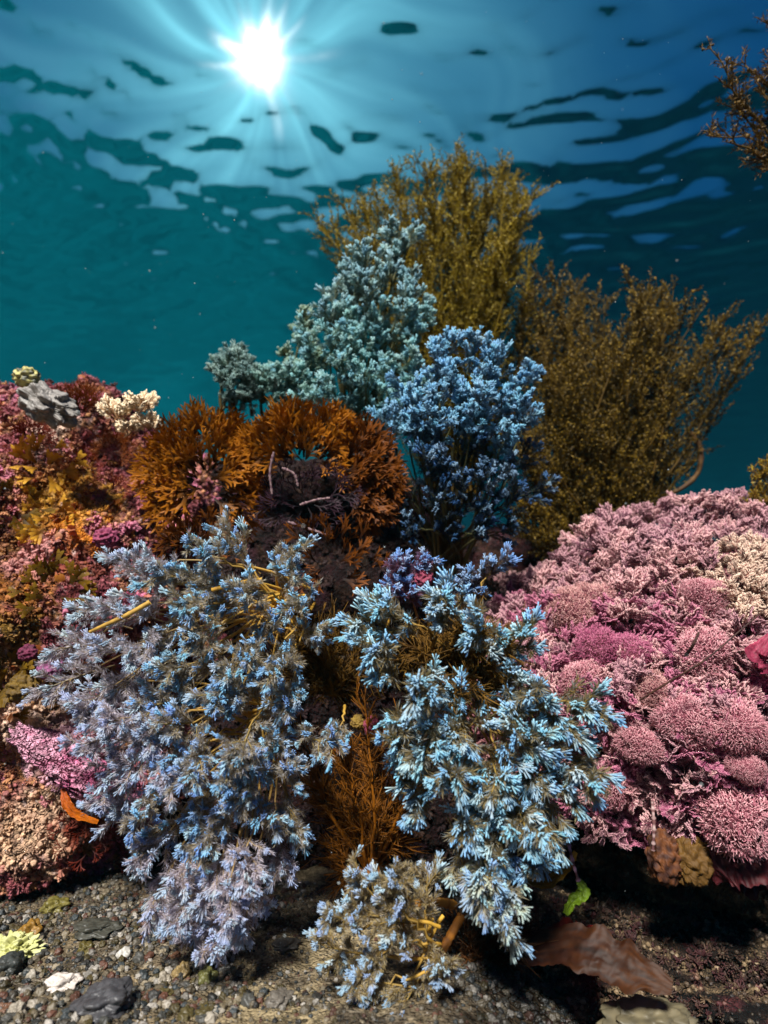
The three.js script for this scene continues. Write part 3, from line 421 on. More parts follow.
// ---------------------------------------------------------------- pink coralline weed
function sprigGeometry(seed, o) {    // a jointed feather: stem with opposite, flared branchlets
  const R = rng(seed), mb = new MB();
  const grow = (p, d, side, l, w, gen) => {
    mb.tube([p, p.clone().addScaledVector(d, l * 0.5).add(rv(R, l * 0.05)), p.clone().addScaledVector(d, l)], [w * 0.5, w * 0.55, w * 0.6], [o.c0, mix3(o.c0, o.c1, 0.5), o.c1], 4);
    const n = gen ? o.n : 0;
    for (let k = 0; k < n; k++) for (const s of [-1, 1]) { const t = 0.25 + 0.75 * (k + 0.5) / n, q = p.clone().addScaledVector(d, l * t), e = d.clone().addScaledVector(side, s * (0.8 + 0.3 * R())).add(rv(R, 0.25)).normalize(), ll = l * (0.5 - 0.22 * t) * (0.8 + 0.4 * R());
      if (gen > 1) grow(q, e, side.clone().addScaledVector(e, -side.dot(e)).normalize(), ll * 1.1, w * 0.8, gen - 1); else mb.spike(q, e, ll, w * 0.8, mix3(o.c0, o.c1, t * 0.8), o.c2, 1.3); }
    mb.spike(p.clone().addScaledVector(d, l * 0.95), d, l * 0.22, w, o.c1, o.c2);
  };
  for (let j = 0; j < o.stems; j++) { const d = rv(R).normalize().multiplyScalar(o.cone).add(V(0, 1, 0)).normalize(), side = rv(R).cross(d).normalize(); grow(d.clone().multiplyScalar(o.r0), d, side, o.l * (0.7 + 0.5 * R()), o.w, o.gen); }
  return mb.geometry();
}
const PINKS = [[S(76, 32, 48), S(160, 94, 108), S(226, 180, 178)], [S(68, 28, 50), S(134, 76, 98), S(204, 156, 162)], [S(86, 48, 46), S(170, 118, 104), S(236, 210, 188)], [S(80, 22, 54), S(146, 58, 98), S(206, 130, 154)]];
const sprigs = PINKS.map(([c0, c1, c2], k) => [0, 1].map((j) => sprigGeometry(200 + k * 7 + j, { c0, c1, c2, n: 5, stems: 8, cone: 0.8, r0: 0.003, l: 0.037, w: 0.0017, gen: 2 })));
const pale = [S(150, 110, 76), S(206, 172, 128), S(246, 228, 196)], paleSprigs = [0, 1].map((j) => sprigGeometry(260 + j, { c0: pale[0], c1: pale[1], c2: pale[2], n: 6, stems: 12, cone: 0.9, r0: 0.003, l: 0.032, w: 0.002, gen: 2 }));
function pomGeometry(seed, [c0, c1, c2]) {   // a ball of short forking filaments with a lobed outline
  const R = rng(seed), mb = new MB(), lobes = Array.from({ length: 16 }, () => rv(R).normalize()), n = 1500;
  for (let k = 0; k < n; k++) {
    const y = 1 - 2 * (k + 0.5) / n, a = k * 2.39996, d = V(Math.cos(a) * Math.sqrt(1 - y * y), y, Math.sin(a) * Math.sqrt(1 - y * y));
    let h = 0.72; for (const q of lobes) h = Math.max(h, 0.70 + 0.30 * sm(q.dot(d), 0.7, 0.97)); h *= 0.80 + 0.2 * R();
    const e = d.clone().addScaledVector(rv(R), 0.75).normalize(), q = d.clone().multiplyScalar(h), side = rv(R).cross(e).normalize(), t = R(), ca = mix3(c0, c1, 0.3 + 0.7 * t), cb = mix3(c1, c2, R());
    for (const s of [-1, 0, 1]) mb.spike(q, e.clone().addScaledVector(side, s * 0.9).addScaledVector(rv(R), 0.4).normalize(), 0.14 * (0.5 + 0.9 * R()), 0.021, ca, cb, 1.15);
  }
  return mb.geometry();
}
const pomGeoms = [[S(112, 60, 66), S(172, 110, 112), S(232, 188, 180)], [S(112, 50, 68), S(178, 104, 118), S(238, 188, 190)], [S(92, 28, 62), S(158, 66, 106), S(212, 134, 158)]].map((c, k) => pomGeometry(300 + k, c));
const pomCore = new THREE.IcosahedronGeometry(0.72, 4), coreMat = new THREE.MeshStandardMaterial({ color: new THREE.Color().setRGB(...S(96, 44, 56)), roughness: 0.95 });
const POMS = [
  [574, 612, 28, 0, 'fluffy brownish-pink coralline ball on the upper left shoulder of the pink weed'], [594, 602, 24, 0, 'fluffy brownish-pink ball touching the right side of the upper left one'], [703, 597, 24, 1, 'round pink coralline ball high on the right, below the pale feathery weed'], [701, 651, 34, 1, 'largest of the pink coralline balls with dark stems stuck in it, right of centre'],
  [583, 682, 27, 1, 'light pink ball just right of the bright blue clump tips'], [684, 720, 29, 1, 'pink coralline ball below the largest one'], [740, 726, 32, 1, 'big pink ball at the right edge, lower half'], [731, 812, 40, 1, 'lowest pink coralline ball, overhanging the dark hollow on the right'], [746, 768, 18, 1, 'small pink ball perched above the lowest one'],
  [600, 650, 26, 2, 'small deep magenta ball left of the largest one'], [628, 655, 24, 2, 'magenta fluffy ball in the middle of the pink weed'], [612, 782, 26, 1, 'rose ball beside the lower blue clump tips'], [655, 690, 22, 0, 'dusty pink ball between the magenta and the lower pink one'], [640, 742, 24, 1, 'rose ball low in the middle of the pink weed'],
];
POMS.forEach(([x, y, r, k, label], i) => {
  const R = rng(400 + i), [p, n, d] = face(x, y, 0.035), t = thing('coralline_ball', p, label, 'coralline weed');
  const core = addMesh('core', pomCore, coreMat, t), fl = addMesh('filaments', pomGeoms[k], M.coral, t), s = r * PX * d * 1.0;
  const sq = V(s * (0.9 + 0.25 * R()), s * (0.82 + 0.2 * R()), s * 0.9); core.scale.copy(sq); fl.scale.copy(sq); fl.rotation.set(R() * 0.6 + 0.3, R() * 6, R() * 0.5); core.rotation.copy(fl.rotation);
});
{
  const R = rng(500), poly = [[492, 608], [512, 585], [545, 572], [580, 540], [640, 516], [700, 508], [770, 514], [775, 860], [700, 840], [640, 850], [590, 840], [560, 800], [560, 720], [510, 660]];
  spread(poly, 11.5, R).forEach(([x, y], i) => {
    if (POMS.some(([a, b, r]) => Math.hypot(a - x, b - y) < r * 0.5)) return;
    const [p, n, d] = face(x, y, 0.008 + 0.02 * R()), paleBit = x > 690 && y > 550 && y < 625 && R() < 0.7, k = paleBit ? 2 : y > 600 && R() < 0.5 ? 3 : y < 560 ? (R() < 0.6 ? 1 : 0) : Math.floor(R() * 2);
    const o = addMesh('coralline_tuft', sprigs[k][i % 2], M.coral); o.position.copy(p); o.quaternion.setFromUnitVectors(V(0, 1, 0), n.clone().multiplyScalar(0.7).add(V(0, 0.55, 0.35)).normalize()); o.rotateY(R() * 6.28); o.scale.setScalar((0.62 + 0.35 * R()) * d);
    const hue = ['dusty pink', 'mauve', 'cream-tipped', 'magenta'][k], spot = y < 530 ? (x < 640 ? 'along the left half of the pink crest' : 'along the right half of the pink crest') : x < 570 ? (y < 620 ? 'on the shaded left slope beside the dark brown bush' : 'peeping out beside the bright blue clump') : y < 580 ? 'just below the pink crest, above the balls' : y > 780 ? 'at the low hem of the pink weed' : x > 690 ? 'between the balls near the right frame edge' : 'between the balls in the middle of the pink weed';
    tag(o, `${hue} feathery coralline tuft ${spot}`, 'coralline weed', `${hue} coralline tufts ${spot}`);
  });
  [[118, 412, 1.0], [140, 405, 1.0], [128, 428, 0.9], [150, 422, 0.8]].forEach(([x, y, s], i) => { const o = addMesh('coralline_tuft', paleSprigs[i % 2], M.coral); o.position.copy(at(x, y + 8, 1.06)); o.rotation.set(0.3, i * 2, 0); o.scale.setScalar(s * 0.95); tag(o, 'cream coralline tuft on the crest left of the golden weed', 'coralline weed', 'cream coralline tufts on the crest'); });
}

// ---------------------------------------------------------------- turf and crust growing on the rocks (too many to count)
{
  const R = rng(600), mb = new MB();
  for (let k = 0; k < 9; k++) { const d = rv(R).normalize().multiplyScalar(1.0).add(V(0, 1, 0)).normalize(); mb.finger(V(0, 0, 0), d, 0.6 + 0.5 * R(), 0.3, [0.5, 0.5, 0.5], [1, 1, 1], rv(R, 0.3), [0.6, 1, 1.0]); }
  const bit = mb.geometry(), m2 = new MB();
  for (let k = 0; k < 3; k++) { const d = rv(R).normalize().multiplyScalar(1.1).add(V(0, 1, 0)).normalize(), s = rv(R).cross(d).normalize(); m2.ribbon([0, 0.4, 0.8, 1.1].map((t) => d.clone().multiplyScalar(t).add(rv(R, 0.12))), [0.35, 0.75, 0.8, 0.15], s, [[0.6, 0.6, 0.6], [0.9, 0.9, 0.9], [1, 1, 1], [1, 1, 1]], 0.3); }
  const flake = m2.geometry(), knob = rockGeometry(V(0.42, 0.36, 0.42), 5, (q) => 1 + 0.35 * noise(q.x * 2, q.y * 2, q.z * 2), () => [1, 1, 1], V(0, 0, 0));
  const cover = (r, name, label, geo, mat, n, size, colorFn, keep) => {
    const p = r.g.attributes.position.array, N = r.g.attributes.normal.array, im = new THREE.InstancedMesh(geo, mat, n), m4 = new THREE.Matrix4(), q = new THREE.Quaternion(), c = new THREE.Color(); let k = 0, tries = 0;
    while (k < n && tries++ < n * 12) {
      const i = Math.floor(R() * p.length / 3) * 3, x = p[i] + r.origin.x, y = p[i + 1] + r.origin.y, z = p[i + 2] + r.origin.z; if (N[i + 2] < -0.25 || y < groundY(x, z) - 0.02 || (keep && !keep(x, y, z))) continue;
      q.setFromUnitVectors(V(0, 1, 0), V(N[i], N[i + 1] + 0.25, N[i + 2] + 0.1).add(rv(R, 0.35)).normalize()).multiply(new THREE.Quaternion().setFromAxisAngle(V(0, 1, 0), R() * 6.28));
      const s = size * (0.5 + R()); m4.compose(V(x + (R() - 0.5) * 0.006, y + (R() - 0.5) * 0.006, z), q, V(s, s * (0.7 + 0.6 * R()), s)); im.setMatrixAt(k, m4); const l = colorFn(x, y, z, R); im.setColorAt(k, c.setRGB(clamp(l[0], 0, 1), clamp(l[1], 0, 1), clamp(l[2], 0, 1))); k++;
    }
    im.count = k; im.name = numbered(name); im.castShadow = im.receiveShadow = true; scene.add(im); tag(im, label, 'turf', null, 'stuff');
  };
  const vary = (f, lo, hi) => (x, y, z, R) => { const k = lo + (hi - lo) * R(); return f(x, y, z).map((v) => v * k); };
  cover(leftRock, 'crust_knobs', 'pink and cream crust knobs over the left rock', knob, M.coral, 14000, 0.008, vary((x, y, z) => crust(x, y, z, false), 0.7, 1.35));
  cover(leftRock, 'turf_algae', 'short mixed algal turf over the left rock', bit, M.coral, 9000, 0.010, vary((x, y, z) => crust(x, y, z, false), 0.7, 1.35));
  cover(leftRock, 'turf_leaves', 'small red and brown leaves over the left rock', flake, M.leaf, 700, 0.012, (x, y, z, R) => { const t = R(); return mix3(t < 0.35 ? S(150, 56, 36) : t < 0.75 ? S(186, 122, 30) : S(130, 44, 64), crust(x, y, z), 0.4); }, (x, y, z) => noise(x * 11, y * 11, z * 11) > -0.1 && y > 0.26 + 0.05 * noise(x * 9, 2, z * 9));
  cover(backRock, 'turf_algae', 'dark turf on the middle rock', bit, M.coral, 5000, 0.013, (x, y, z, R) => mix3(S(40, 18, 24), S(66, 40, 22), R()));
  cover(rightRock, 'coralline_turf', 'low pink coralline turf between the tufts', bit, M.coral, 16000, 0.0095, (x, y, z, R) => mix3(mix3(S(104, 44, 62), S(170, 106, 112), R()), S(224, 176, 166), R() * R() * 0.7), (x, y, z) => y > 0.165 + 0.03 * noise(x * 12, 3, z * 12));
  cover(ledge, 'turf_algae', 'sparse brown and wine-red turf on the ledge', bit, M.coral, 3600, 0.008, (x, y, z, R) => mix3(mix3(S(44, 28, 18), S(66, 22, 30), R()), S(120, 100, 72), R() * R() * R()), (x, y, z) => noise(x * 16, y * 22, z * 16) > 0.1);
  cover(ledge, 'ledge_grit', 'pale grit lying on the ledge', knob, M.stone, 5000, 0.006, (x, y, z, R) => mix3(ledgeColor(x, y, z), S(150, 130, 102), R() * R() * R() * 0.8));
}

// ---------------------------------------------------------------- gravel and stones
{
  const R = rng(700), shapes = [0, 1, 2, 3].map((k) => rockGeometry(V(0.5, 0.3 + 0.06 * k, 0.36 + 0.05 * k), 7, (q) => 1 + 0.28 * noise(q.x * 1.1 + k * 9, q.y * 1.1, q.z * 1.1) + 0.08 * noise(q.x * 3, q.y * 3 + k, q.z * 3), (x, y, z) => { const v = 0.82 + 0.3 * noise(x * 9 + k, y * 9, z * 9); return [v, v, v]; }, V(0, 0, 0)));
  const tones = [S(112, 104, 90), S(140, 126, 100), S(84, 84, 78), S(62, 60, 56), S(170, 156, 130), S(96, 84, 48), S(204, 196, 184), S(120, 80, 62), S(74, 82, 84)];
  const m4 = new THREE.Matrix4(), q = new THREE.Quaternion(), c = new THREE.Color();
  shapes.forEach((g, k) => {
    const n = 9000, im = new THREE.InstancedMesh(g, M.stone, n); let j = 0;
    while (j < n) { const z = -0.5 - 0.75 * R(), x = (R() - 0.5) * 1.7, sandy = fbm(x * 5, 8, z * 5, 2) + 0.55 * sm(x, -0.3, -0.05) * (1 - sm(x, 0.05, 0.12)); if (R() < sandy * 1.3) { if (R() < 0.6) continue; }
      const s = (0.0025 + 0.0095 * Math.pow(R(), 2.6)) * (sandy > 0.3 ? 0.55 : 1); q.setFromEuler(new THREE.Euler((R() - 0.5) * 0.9, R() * 6.28, (R() - 0.5) * 0.9)); m4.compose(V(x, groundY(x, z) + s * 0.15, z), q, V(s, s, s)); im.setMatrixAt(j, m4); const t = tones[Math.floor(R() * tones.length)], v = (0.26 + 0.5 * R()) * (1 - 0.72 * sm(x, 0.02, 0.16)); im.setColorAt(j, c.setRGB(t[0] * v, t[1] * v, t[2] * v)); j++; }  // stones toward the right darkened too, the hollow's shade put into their colour
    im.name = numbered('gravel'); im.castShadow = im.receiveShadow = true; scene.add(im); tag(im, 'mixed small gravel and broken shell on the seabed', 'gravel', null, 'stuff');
  });
  const pitted = [0, 1, 2, 3].map((k) => rockGeometry(V(0.5, 0.28 + 0.05 * k, 0.36 + 0.05 * k), 30, (q) => 1 + 0.3 * noise(q.x * 1.1 + k * 9, q.y * 1.1, q.z * 1.1) + 0.1 * fbm(q.x * 3, q.y * 3 + k, q.z * 3, 4) + 0.02 * noise(q.x * 22, q.y * 22, q.z * 22), (x, y, z) => { const v = 0.75 + 0.5 * fbm(x * 7 + k, y * 7, z * 7, 4), f = Math.max(0, noise(x * 26, y * 26, z * 26) - 0.45) * 0.9; return [v + f, v * 0.98 + f, v * 0.95 + f * 0.9]; }, V(0, 0, 0)));
  const mats = new Map(), stoneMat = (col) => { const key = col.join(); if (!mats.has(key)) mats.set(key, std({ color: new THREE.Color().setRGB(...col), roughness: 0.5 })); return mats.get(key); };
  const onGround = (px, py) => { const d = ray(px, py); let t = 0.3; for (let i = 0; i < 400; i++) { const p = EYE.clone().addScaledVector(d, t); if (p.y <= groundY(p.x, p.z)) return [p, t]; t += 0.004; } return [EYE.clone().addScaledVector(d, t), t]; };
  const stone = (px, py, w, h, col, k, yaw, label, group) => { const [p, t] = onGround(px, py), o = addMesh('pebble', (w > 15 ? pitted : shapes)[k], stoneMat(col)), s = w * PX * t; o.position.copy(p).add(V(0, s * 0.12, 0)); o.scale.set(s, s * h, s); o.rotation.y = yaw; return tag(o, label, 'stone', group); };
  const placed = [[62, 988, 32, 0.9, S(232, 222, 214), 0, 0.5, 'white shell-like stone near the bottom left corner'], [106, 1008, 54, 0.6, S(78, 78, 82), 3, 0.2, 'largest grey stone at the bottom edge, left of the sand'], [207, 982, 20, 1.3, S(104, 104, 58), 2, 1.2, 'olive-green upright pebble in the middle of the gravel'], [30, 936, 22, 1.2, S(150, 112, 44), 2, 0.7, 'ochre pebble against the foot of the left rock'], [55, 910, 24, 1.0, S(116, 108, 50), 1, 0.4, 'mossy olive pebble tucked under the left rock'], [154, 930, 18, 0.9, S(176, 190, 200), 1, 0.9, 'pale bluish pebble beneath the hanging wrack'], [124, 958, 14, 1.2, S(200, 196, 188), 2, 0.2, 'small white round pebble right of the white shell stone'], [86, 952, 20, 1.1, S(96, 86, 40), 1, 1.9, 'dark mustard pebble above the white shell stone'], [8, 972, 30, 0.9, S(60, 64, 62), 3, 0.3, 'dark slate pebble at the left frame edge'], [96, 935, 44, 0.6, S(72, 72, 64), 0, 0.1, 'flat dark stone lying in front of the left rock'], [182, 976, 16, 1.4, S(150, 128, 84), 2, 0.3, 'tan pebble left of the olive-green one'], [285, 948, 28, 0.6, S(88, 84, 78), 0, 0.5, 'flat grey stone in shadow between the two lower blue clumps'], [280, 1004, 30, 0.7, S(116, 110, 102), 1, 1.1, 'flat grey-buff stone half sunk in the sand']];
  placed.forEach((a) => stone(...a));
  const groups = [[S(106, 96, 78), 'buff'], [S(76, 75, 70), 'grey'], [S(88, 78, 44), 'olive-brown'], [S(164, 155, 140), 'whitish'], [S(52, 51, 48), 'charcoal'], [S(116, 82, 60), 'reddish-tan']];
  for (let k = 0; k < 120; k++) { const x = R() * 330, y = 925 + R() * 98, [col, word] = groups[Math.floor(R() * groups.length)]; if (placed.some((a) => Math.hypot(a[0] - x, a[1] - y) < (a[2] + 10) * 0.6) || (x > 220 && R() < 0.6)) continue; stone(x, y, 8 + 11 * R() * R() + (y > 980 ? 4 : 0), 0.8 + 0.6 * R(), col, k % 4, R() * 6, `${word} pebble lying loose in the gravel bed`, `${word} pebbles in the gravel`); }
  const [sp, st] = onGround(14, 960), sponge = rockGeometry(V(0.034, 0.02, 0.025), 40, (q) => 1 + 0.35 * noise(q.x * 3, q.y * 3, q.z * 3) + 0.12 * noise(q.x * 9, q.y * 9, q.z * 9), (x, y, z) => mix3(S(176, 176, 104), S(206, 206, 150), 0.5 + noise(x * 60, y * 60, z * 60) * 0.5), V(0, 0, 0));
  const so = addMesh('yellow_sponge', sponge, M.coral); so.position.copy(sp).add(V(-0.004, 0.008, 0)); tag(so, 'lumpy pale yellow-green sponge on the gravel at the left edge', 'sponge');
  // the pale stone at the lower right frame edge and the knob on the crest
  const slab = addMesh('pale_stone', rockGeometry(V(0.055, 0.02, 0.04), 24, (q) => 1 + 0.2 * noise(q.x * 2, q.y * 2, q.z * 2) + 0.05 * noise(q.x * 8, q.y * 8, q.z * 8), (x, y, z) => mix3(S(120, 110, 84), S(76, 70, 54), 0.5 + 0.5 * noise(x * 50, y * 50, z * 50)), V(0, 0, 0)), M.stone); slab.position.copy(at(650, 1022, 0.74)); tag(slab, 'pale buff stone cut by the bottom edge, lower right', 'stone');
  const knobG = rockGeometry(V(0.022, 0.017, 0.02), 24, (q) => 1 + 0.22 * noise(q.x * 2, q.y * 2, q.z * 2), (x, y, z) => mix3(S(190, 180, 110), S(96, 96, 80), clamp(0.5 + noise(x * 70, y * 70, z * 70), 0, 1)), V(0, 0, 0));
  const kn = addMesh('lichened_stone', knobG, M.stone); kn.position.copy(at(27, 378, 1.08)); tag(kn, 'small rounded yellow-topped stone on the crest of the left rock', 'stone');
  const kg = addMesh('grey_stone', rockGeometry(V(0.05, 0.03, 0.035), 40, (q) => 1 + 0.25 * noise(q.x * 1.6, q.y * 1.6, q.z * 1.6) + 0.06 * noise(q.x * 9, q.y * 9, q.z * 9), (x, y, z) => mix3(S(150, 144, 138), S(92, 88, 84), clamp(0.4 + fbm(x * 80, y * 80, z * 80, 3), 0, 1)), V(0, 0, 0)), M.stone); kg.position.copy(at(48, 405, 1.07)); kg.rotation.z = -0.5; tag(kg, 'bare pale grey stone slanting along the crest of the left rock', 'stone');
}

// ---------------------------------------------------------------- single blades, stalks and blobs
function blade(name, label, pts, wid, c0, c1, frill, seed, mat = M.leaf, lean = V(0, 0.6, 0.8)) {
  const R = rng(seed), curve = new THREE.CatmullRomCurve3(pts.map((q) => at(...q))), n = 90, m = 16, org = curve.getPoint(0), mb = new MB(org), P = [];
  for (let k = 0; k <= n; k++) {
    const t = k / n, p = curve.getPoint(t), tg = curve.getTangent(t), side = tg.clone().cross(lean).normalize(), up = side.clone().cross(tg).normalize(), f = t * (wid.length - 1), i = Math.min(wid.length - 2, Math.floor(f)), w = lerp(wid[i], wid[i + 1], f - i);
    for (let j = 0; j <= m; j++) { const s = j / m * 2 - 1, wave = frill * w * (Math.abs(s) ** 2 * Math.sin(t * 15 + s * 2 + seed + 2 * noise(t * 4, seed, 1)) + 0.5 * noise(t * 7, s * 2, seed) + 0.2 * noise(t * 22, s * 5, seed)), ww = w * (1 + 0.24 * noise(t * 5, seed, Math.sign(s)) + 0.07 * noise(t * 16, seed, Math.sign(s) + 4) + 0.03 * noise(t * 45, seed, Math.sign(s))); P.push(p.clone().addScaledVector(side, s * ww).addScaledVector(up, wave)); const g = 0.6 + 0.35 * (noise(t * 5, s * 9, seed) + 0.6 * noise(t * 40, s * 14, seed) + 1) - 0.25 * Math.exp(-s * s * 60); mb.c.push(...mix3(c0, c1, clamp(t + 0.3 * noise(t * 5, s * 3, seed), 0, 1)).map((v) => v * g)); }
  }
  for (const q of P) mb.p.push(q.x - org.x, q.y - org.y, q.z - org.z);
  for (let k = 0; k < n; k++) for (let j = 0; j < m; j++) { const a = k * (m + 1) + j; mb.i.push(a, a + 1, a + m + 1, a + 1, a + m + 2, a + m + 1); }
  const g = new THREE.BufferGeometry(); g.setAttribute('position', new THREE.Float32BufferAttribute(mb.p, 3)); g.setAttribute('color', new THREE.Float32BufferAttribute(mb.c, 3)); g.setIndex(mb.i); g.computeVertexNormals();
  const o = addMesh(name, g, mat); o.position.copy(org); return tag(o, label, 'seaweed');
}
blade('kelp_blade', 'brown kelp blade lying across the dark ledge, translucent amber toward its right tip', [[505, 962, 0.80], [548, 948, 0.78], [590, 950, 0.75], [630, 968, 0.73], [672, 988, 0.71]], [0.006, 0.020, 0.027, 0.026, 0.008], S(34, 8, 5), S(76, 42, 14), 0.12, 1);
blade('red_blade', 'dark red leaf fanning up behind the brown kelp blade', [[520, 958, 0.83], [550, 945, 0.82], [585, 938, 0.82], [598, 932, 0.83]], [0.006, 0.022, 0.026, 0.008], S(70, 12, 12), S(128, 36, 26), 0.25, 2);
blade('red_blade', 'small dark red leaf to the left of the kelp blade root', [[515, 960, 0.82], [500, 950, 0.82], [488, 945, 0.83]], [0.006, 0.016, 0.006], S(70, 12, 12), S(110, 26, 20), 0.25, 3);
blade('green_leaf', 'bright green sea lettuce leaf hanging from a stalk under the pink weed', [[578, 880, 0.80], [583, 892, 0.79], [572, 902, 0.79], [565, 914, 0.79]], [0.004, 0.009, 0.006, 0.004], S(84, 110, 14), S(116, 146, 30), 0.3, 4);
blade('red_blade', 'dusty crimson leaf at the right edge under the lowest pink ball', [[770, 845, 0.84], [745, 860, 0.82], [722, 868, 0.82], [712, 880, 0.83]], [0.02, 0.032, 0.026, 0.008], S(62, 18, 22), S(100, 40, 46), 0.2, 5);
blade('red_blade', 'crimson leaf folded below the dusty one at the right edge', [[768, 875, 0.84], [745, 882, 0.83], [725, 880, 0.83]], [0.012, 0.02, 0.006], S(50, 12, 16), S(84, 28, 34), 0.25, 6);
blade('pink_leaf', 'glossy hot pink leaf cut by the right frame edge beside the largest ball', [[775, 680, 0.86], [764, 664, 0.85], [757, 655, 0.85], [772, 635, 0.86]], [0.010, 0.017, 0.016, 0.006], S(120, 28, 58), S(176, 72, 98), 0.3, 7);
blade('orange_strap', 'narrow orange strap curling down from the pink ridge on the left rock', [[63, 788, 0.93], [66, 802, 0.92], [78, 815, 0.92], [98, 822, 0.93]], [0.003, 0.006, 0.007, 0.003], S(170, 70, 8), S(214, 116, 20), 0.2, 8);
blade('olive_strap', 'olive-yellow strap under the tips of the bright clump, dark hollow behind it', [[525, 882, 0.84], [548, 882, 0.83], [566, 868, 0.83], [576, 852, 0.84]], [0.004, 0.007, 0.007, 0.003], S(110, 86, 8), S(160, 116, 14), 0.3, 9);
blade('olive_leaf', 'broad mustard leaf low on the left rock by the frame edge', [[-6, 702, 0.98], [8, 690, 0.96], [22, 688, 0.96], [36, 694, 0.97]], [0.02, 0.03, 0.028, 0.012], S(96, 72, 10), S(128, 96, 18), 0.15, 10);
function stalk(name, label, pts, r0, r1, c0, c1, bumps = 0) {
  const curve = new THREE.CatmullRomCurve3(pts.map((q) => at(...q))), n = 40, org = curve.getPoint(0), mb = new MB(org), P = [], rad = [], col = [];
  for (let k = 0; k <= n; k++) { const t = k / n; P.push(curve.getPoint(t)); rad.push(lerp(r0, r1, t) * (1 + bumps * Math.max(0, noise(t * 12, r0 * 999, 2)) + 0.1 * noise(t * 20, 4, r0))); col.push(mix3(c0, c1, clamp(0.5 + noise(t * 8, r0 * 500, 7), 0, 1))); }
  mb.tube(P, rad, col, 8); const o = addMesh(name, mb.geometry(), M.coral); o.position.copy(org); return tag(o, label, 'seaweed');
}
stalk('orange_stalk', 'thick orange stalk slanting out from under the bright blue clump', [[462, 915, 0.79], [448, 940, 0.78], [432, 968, 0.76], [412, 984, 0.74]], 0.0062, 0.0045, S(166, 104, 22), S(120, 72, 16), 0.25);
stalk('orange_stalk', 'short orange stub sticking out at the left of the slanting stalk', [[455, 905, 0.8], [436, 902, 0.78], [412, 905, 0.77]], 0.005, 0.0055, S(170, 116, 30), S(128, 82, 18), 0.3);
stalk('crusted_stalk', 'mauve-crusted stalk hanging above the green leaf', [[570, 815, 0.82], [568, 835, 0.81], [571, 855, 0.80], [578, 880, 0.80]], 0.0018, 0.0018, S(170, 130, 156), S(80, 46, 56), 1.2);
stalk('crusted_stalk', 'white-crusted stalk hanging at the hem between the rose balls', [[652, 800, 0.82], [654, 825, 0.81], [653, 850, 0.81]], 0.002, 0.0018, S(206, 176, 172), S(110, 70, 70), 1.2);
stalk('dark_stem', 'long thin dark stem crossing the pink weed up toward the right edge', [[640, 700, 0.84], [672, 680, 0.81], [705, 660, 0.79], [735, 635, 0.79], [770, 605, 0.8]], 0.0013, 0.0008, S(48, 26, 22), S(84, 50, 36), 0.4);
stalk('dark_stem', 'short dark stem stuck in the largest pink ball', [[686, 655, 0.80], [693, 645, 0.78], [699, 632, 0.78]], 0.0022, 0.0014, S(48, 26, 20), S(70, 40, 30), 0.3);
stalk('dark_stem', 'curved bare brown stem looping down beside the dark bush on the right', [[690, 432, 1.45], [700, 448, 1.45], [698, 472, 1.45], [682, 488, 1.45], [650, 500, 1.46]], 0.006, 0.005, S(96, 66, 20), S(70, 44, 14), 0.3);
stalk('twisted_stem', 'yellowish branch running left through the broad upper blue clump', [[262, 580, 0.82], [235, 584, 0.81], [212, 590, 0.81]], 0.0034, 0.003, S(196, 150, 50), S(170, 128, 40), 0.2);
stalk('twisted_stem', 'yellow-ochre branch on the left flank of the upper blue clump', [[150, 602, 0.83], [125, 616, 0.82], [105, 625, 0.82], [90, 632, 0.83]], 0.0034, 0.0024, S(190, 150, 64), S(160, 124, 50), 0.2);
stalk('twisted_stem', 'yellow forked branch at the heart of the bright clump', [[470, 690, 0.80], [498, 712, 0.78], [515, 718, 0.77], [540, 708, 0.77]], 0.0042, 0.0028, S(176, 136, 44), S(150, 112, 34), 0.2);
const blob = (name, label, x, y, d, rx, ry, ca, cb, seed, cat) => { const o = addMesh(name, rockGeometry(V(rx * PX * d, ry * PX * d, rx * PX * d * 0.8), 36, (q) => 1 + 0.18 * noise(q.x * 2 + seed, q.y * 2, q.z * 2) + 0.04 * noise(q.x * 10, q.y * 10, q.z * 10 + seed), (X, Y, Z) => mix3(ca, cb, clamp(0.5 + 0.8 * noise(X * 80 + seed, Y * 80, Z * 80), 0, 1)), V(0, 0, 0)), M.coral); o.position.copy(at(x, y, d)); return tag(o, label, cat); };
blob('sea_squirt', 'rounded amber blob under the hem of the pink weed', 692, 862, 0.84, 20, 22, S(96, 66, 8), S(84, 56, 8), 1, 'sea squirt');
blob('orange_sponge', 'knobbly orange sponge left of the amber blob', 664, 858, 0.84, 16, 24, S(104, 58, 20), S(56, 26, 14), 2, 'sponge');
blob('olive_bladder', 'dull olive ball on the left rock at the frame edge', 22, 688, 0.94, 14, 13, S(110, 84, 14), S(84, 62, 12), 3, 'sea squirt');
blob('pink_bulb', 'rosy round bulb beside the left edge of the upper blue clump', 106, 538, 0.97, 12, 10, S(150, 62, 92), S(116, 40, 74), 4, 'crust');
blob('pink_bulb', 'magenta bulb low at the left flank of the upper blue clump', 28, 653, 0.97, 9, 8, S(110, 34, 66), S(80, 24, 50), 5, 'crust');
blob('pink_bulb', 'lilac knobbly bulb touching the left flank of the blue clump', 50, 668, 0.95, 12, 11, S(150, 86, 128), S(110, 54, 92), 6, 'crust');
blob('pink_bulb', 'pink oval pebble-like bulb in the dark gap between the blue clumps', 372, 726, 0.88, 8, 9, S(160, 70, 92), S(116, 44, 64), 7, 'crust');
blob('olive_bladder', 'mustard round bulb left of the pink one in the dark gap', 358, 722, 0.89, 7, 7, S(130, 104, 30), S(110, 84, 24), 8, 'sea squirt');
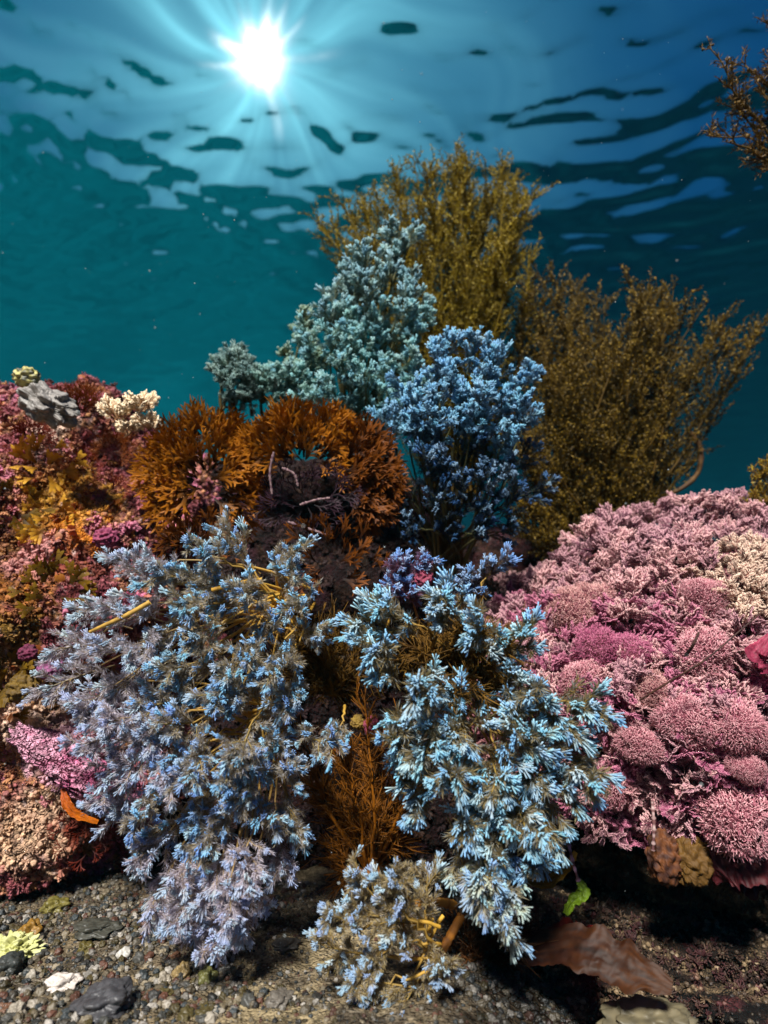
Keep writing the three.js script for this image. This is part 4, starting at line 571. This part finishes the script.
blob('tan_bulb', 'tan round bulb in the hollow of the bright right clump', 468, 684, 0.80, 8, 9, S(186, 122, 60), S(150, 92, 40), 9, 'sea squirt');
blob('pink_bulb', 'round pink crust knob inside the small blue-rimmed tuft', 424, 578, 0.88, 9, 9, S(150, 60, 84), S(120, 44, 66), 10, 'crust');
{
  const o = addMesh('crusted_ridge', rockGeometry(V(0.115, 0.026, 0.045), 70, (q, X, Y, Z) => 1 + 0.3 * fbm(q.x * 3, q.y * 2, q.z * 2, 4) + 0.06 * noise(q.x * 16, q.y * 9, q.z * 9), (X, Y, Z) => mix3(mix3(S(186, 96, 134), S(226, 168, 190), clamp(0.45 - X * 5 + 0.6 * noise(X * 30, Y * 30, Z * 30), 0, 1)), S(120, 54, 70), clamp(noise(X * 70, Y * 70, Z * 70) - 0.2, 0, 0.7)).map((v) => v * 1.4), V(0, 0, 0)), M.rock);
  o.position.copy(at(82, 772, 0.97)); o.rotation.set(0.3, 0.25, -0.68); tag(o, 'pink crusted ridge slanting down to the right, low on the left rock', 'rock');
}
// pale dead stems under the right golden tuft
[[[274, 452], [270, 472], [272, 494]], [[282, 468], [294, 474], [298, 486]], [[300, 505], [316, 500], [330, 498]], [[288, 522], [312, 530], [330, 536]]].forEach((q, i) => stalk('bare_stem', ['upright bare mauve stem below the right golden tuft', 'crooked mauve stem right of the upright one, under the golden leaves', 'flat whitish stem lying in the shade below the crooked one', 'lowest whitish stem just above the pale blue wrack'][i], q.map(([x, y]) => [x, y, 1.0]), 0.0022, 0.0016, S(86, 56, 68), S(132, 106, 106), 0.9));

// ---------------------------------------------------------------- drifting specks in the water
{
  const R = rng(800), im = new THREE.InstancedMesh(new THREE.IcosahedronGeometry(1, 1), new THREE.MeshStandardMaterial({ color: 0xaab4b4, roughness: 0.8 }), 900), m4 = new THREE.Matrix4();
  for (let k = 0; k < 900; k++) { const d = 0.45 + 2.6 * R(), s = 0.0005 * (0.5 + R() * R() * 1.6); m4.compose(at(-60 + R() * 890, -60 + R() * 1000, d), new THREE.Quaternion(), V(s, s, s)); im.setMatrixAt(k, m4); }
  im.name = 'drifting_specks'; im.castShadow = im.receiveShadow = true; scene.add(im); tag(im, 'tiny pale specks drifting in the water', 'plankton', null, 'stuff');
}
renderer.render(scene, camera);
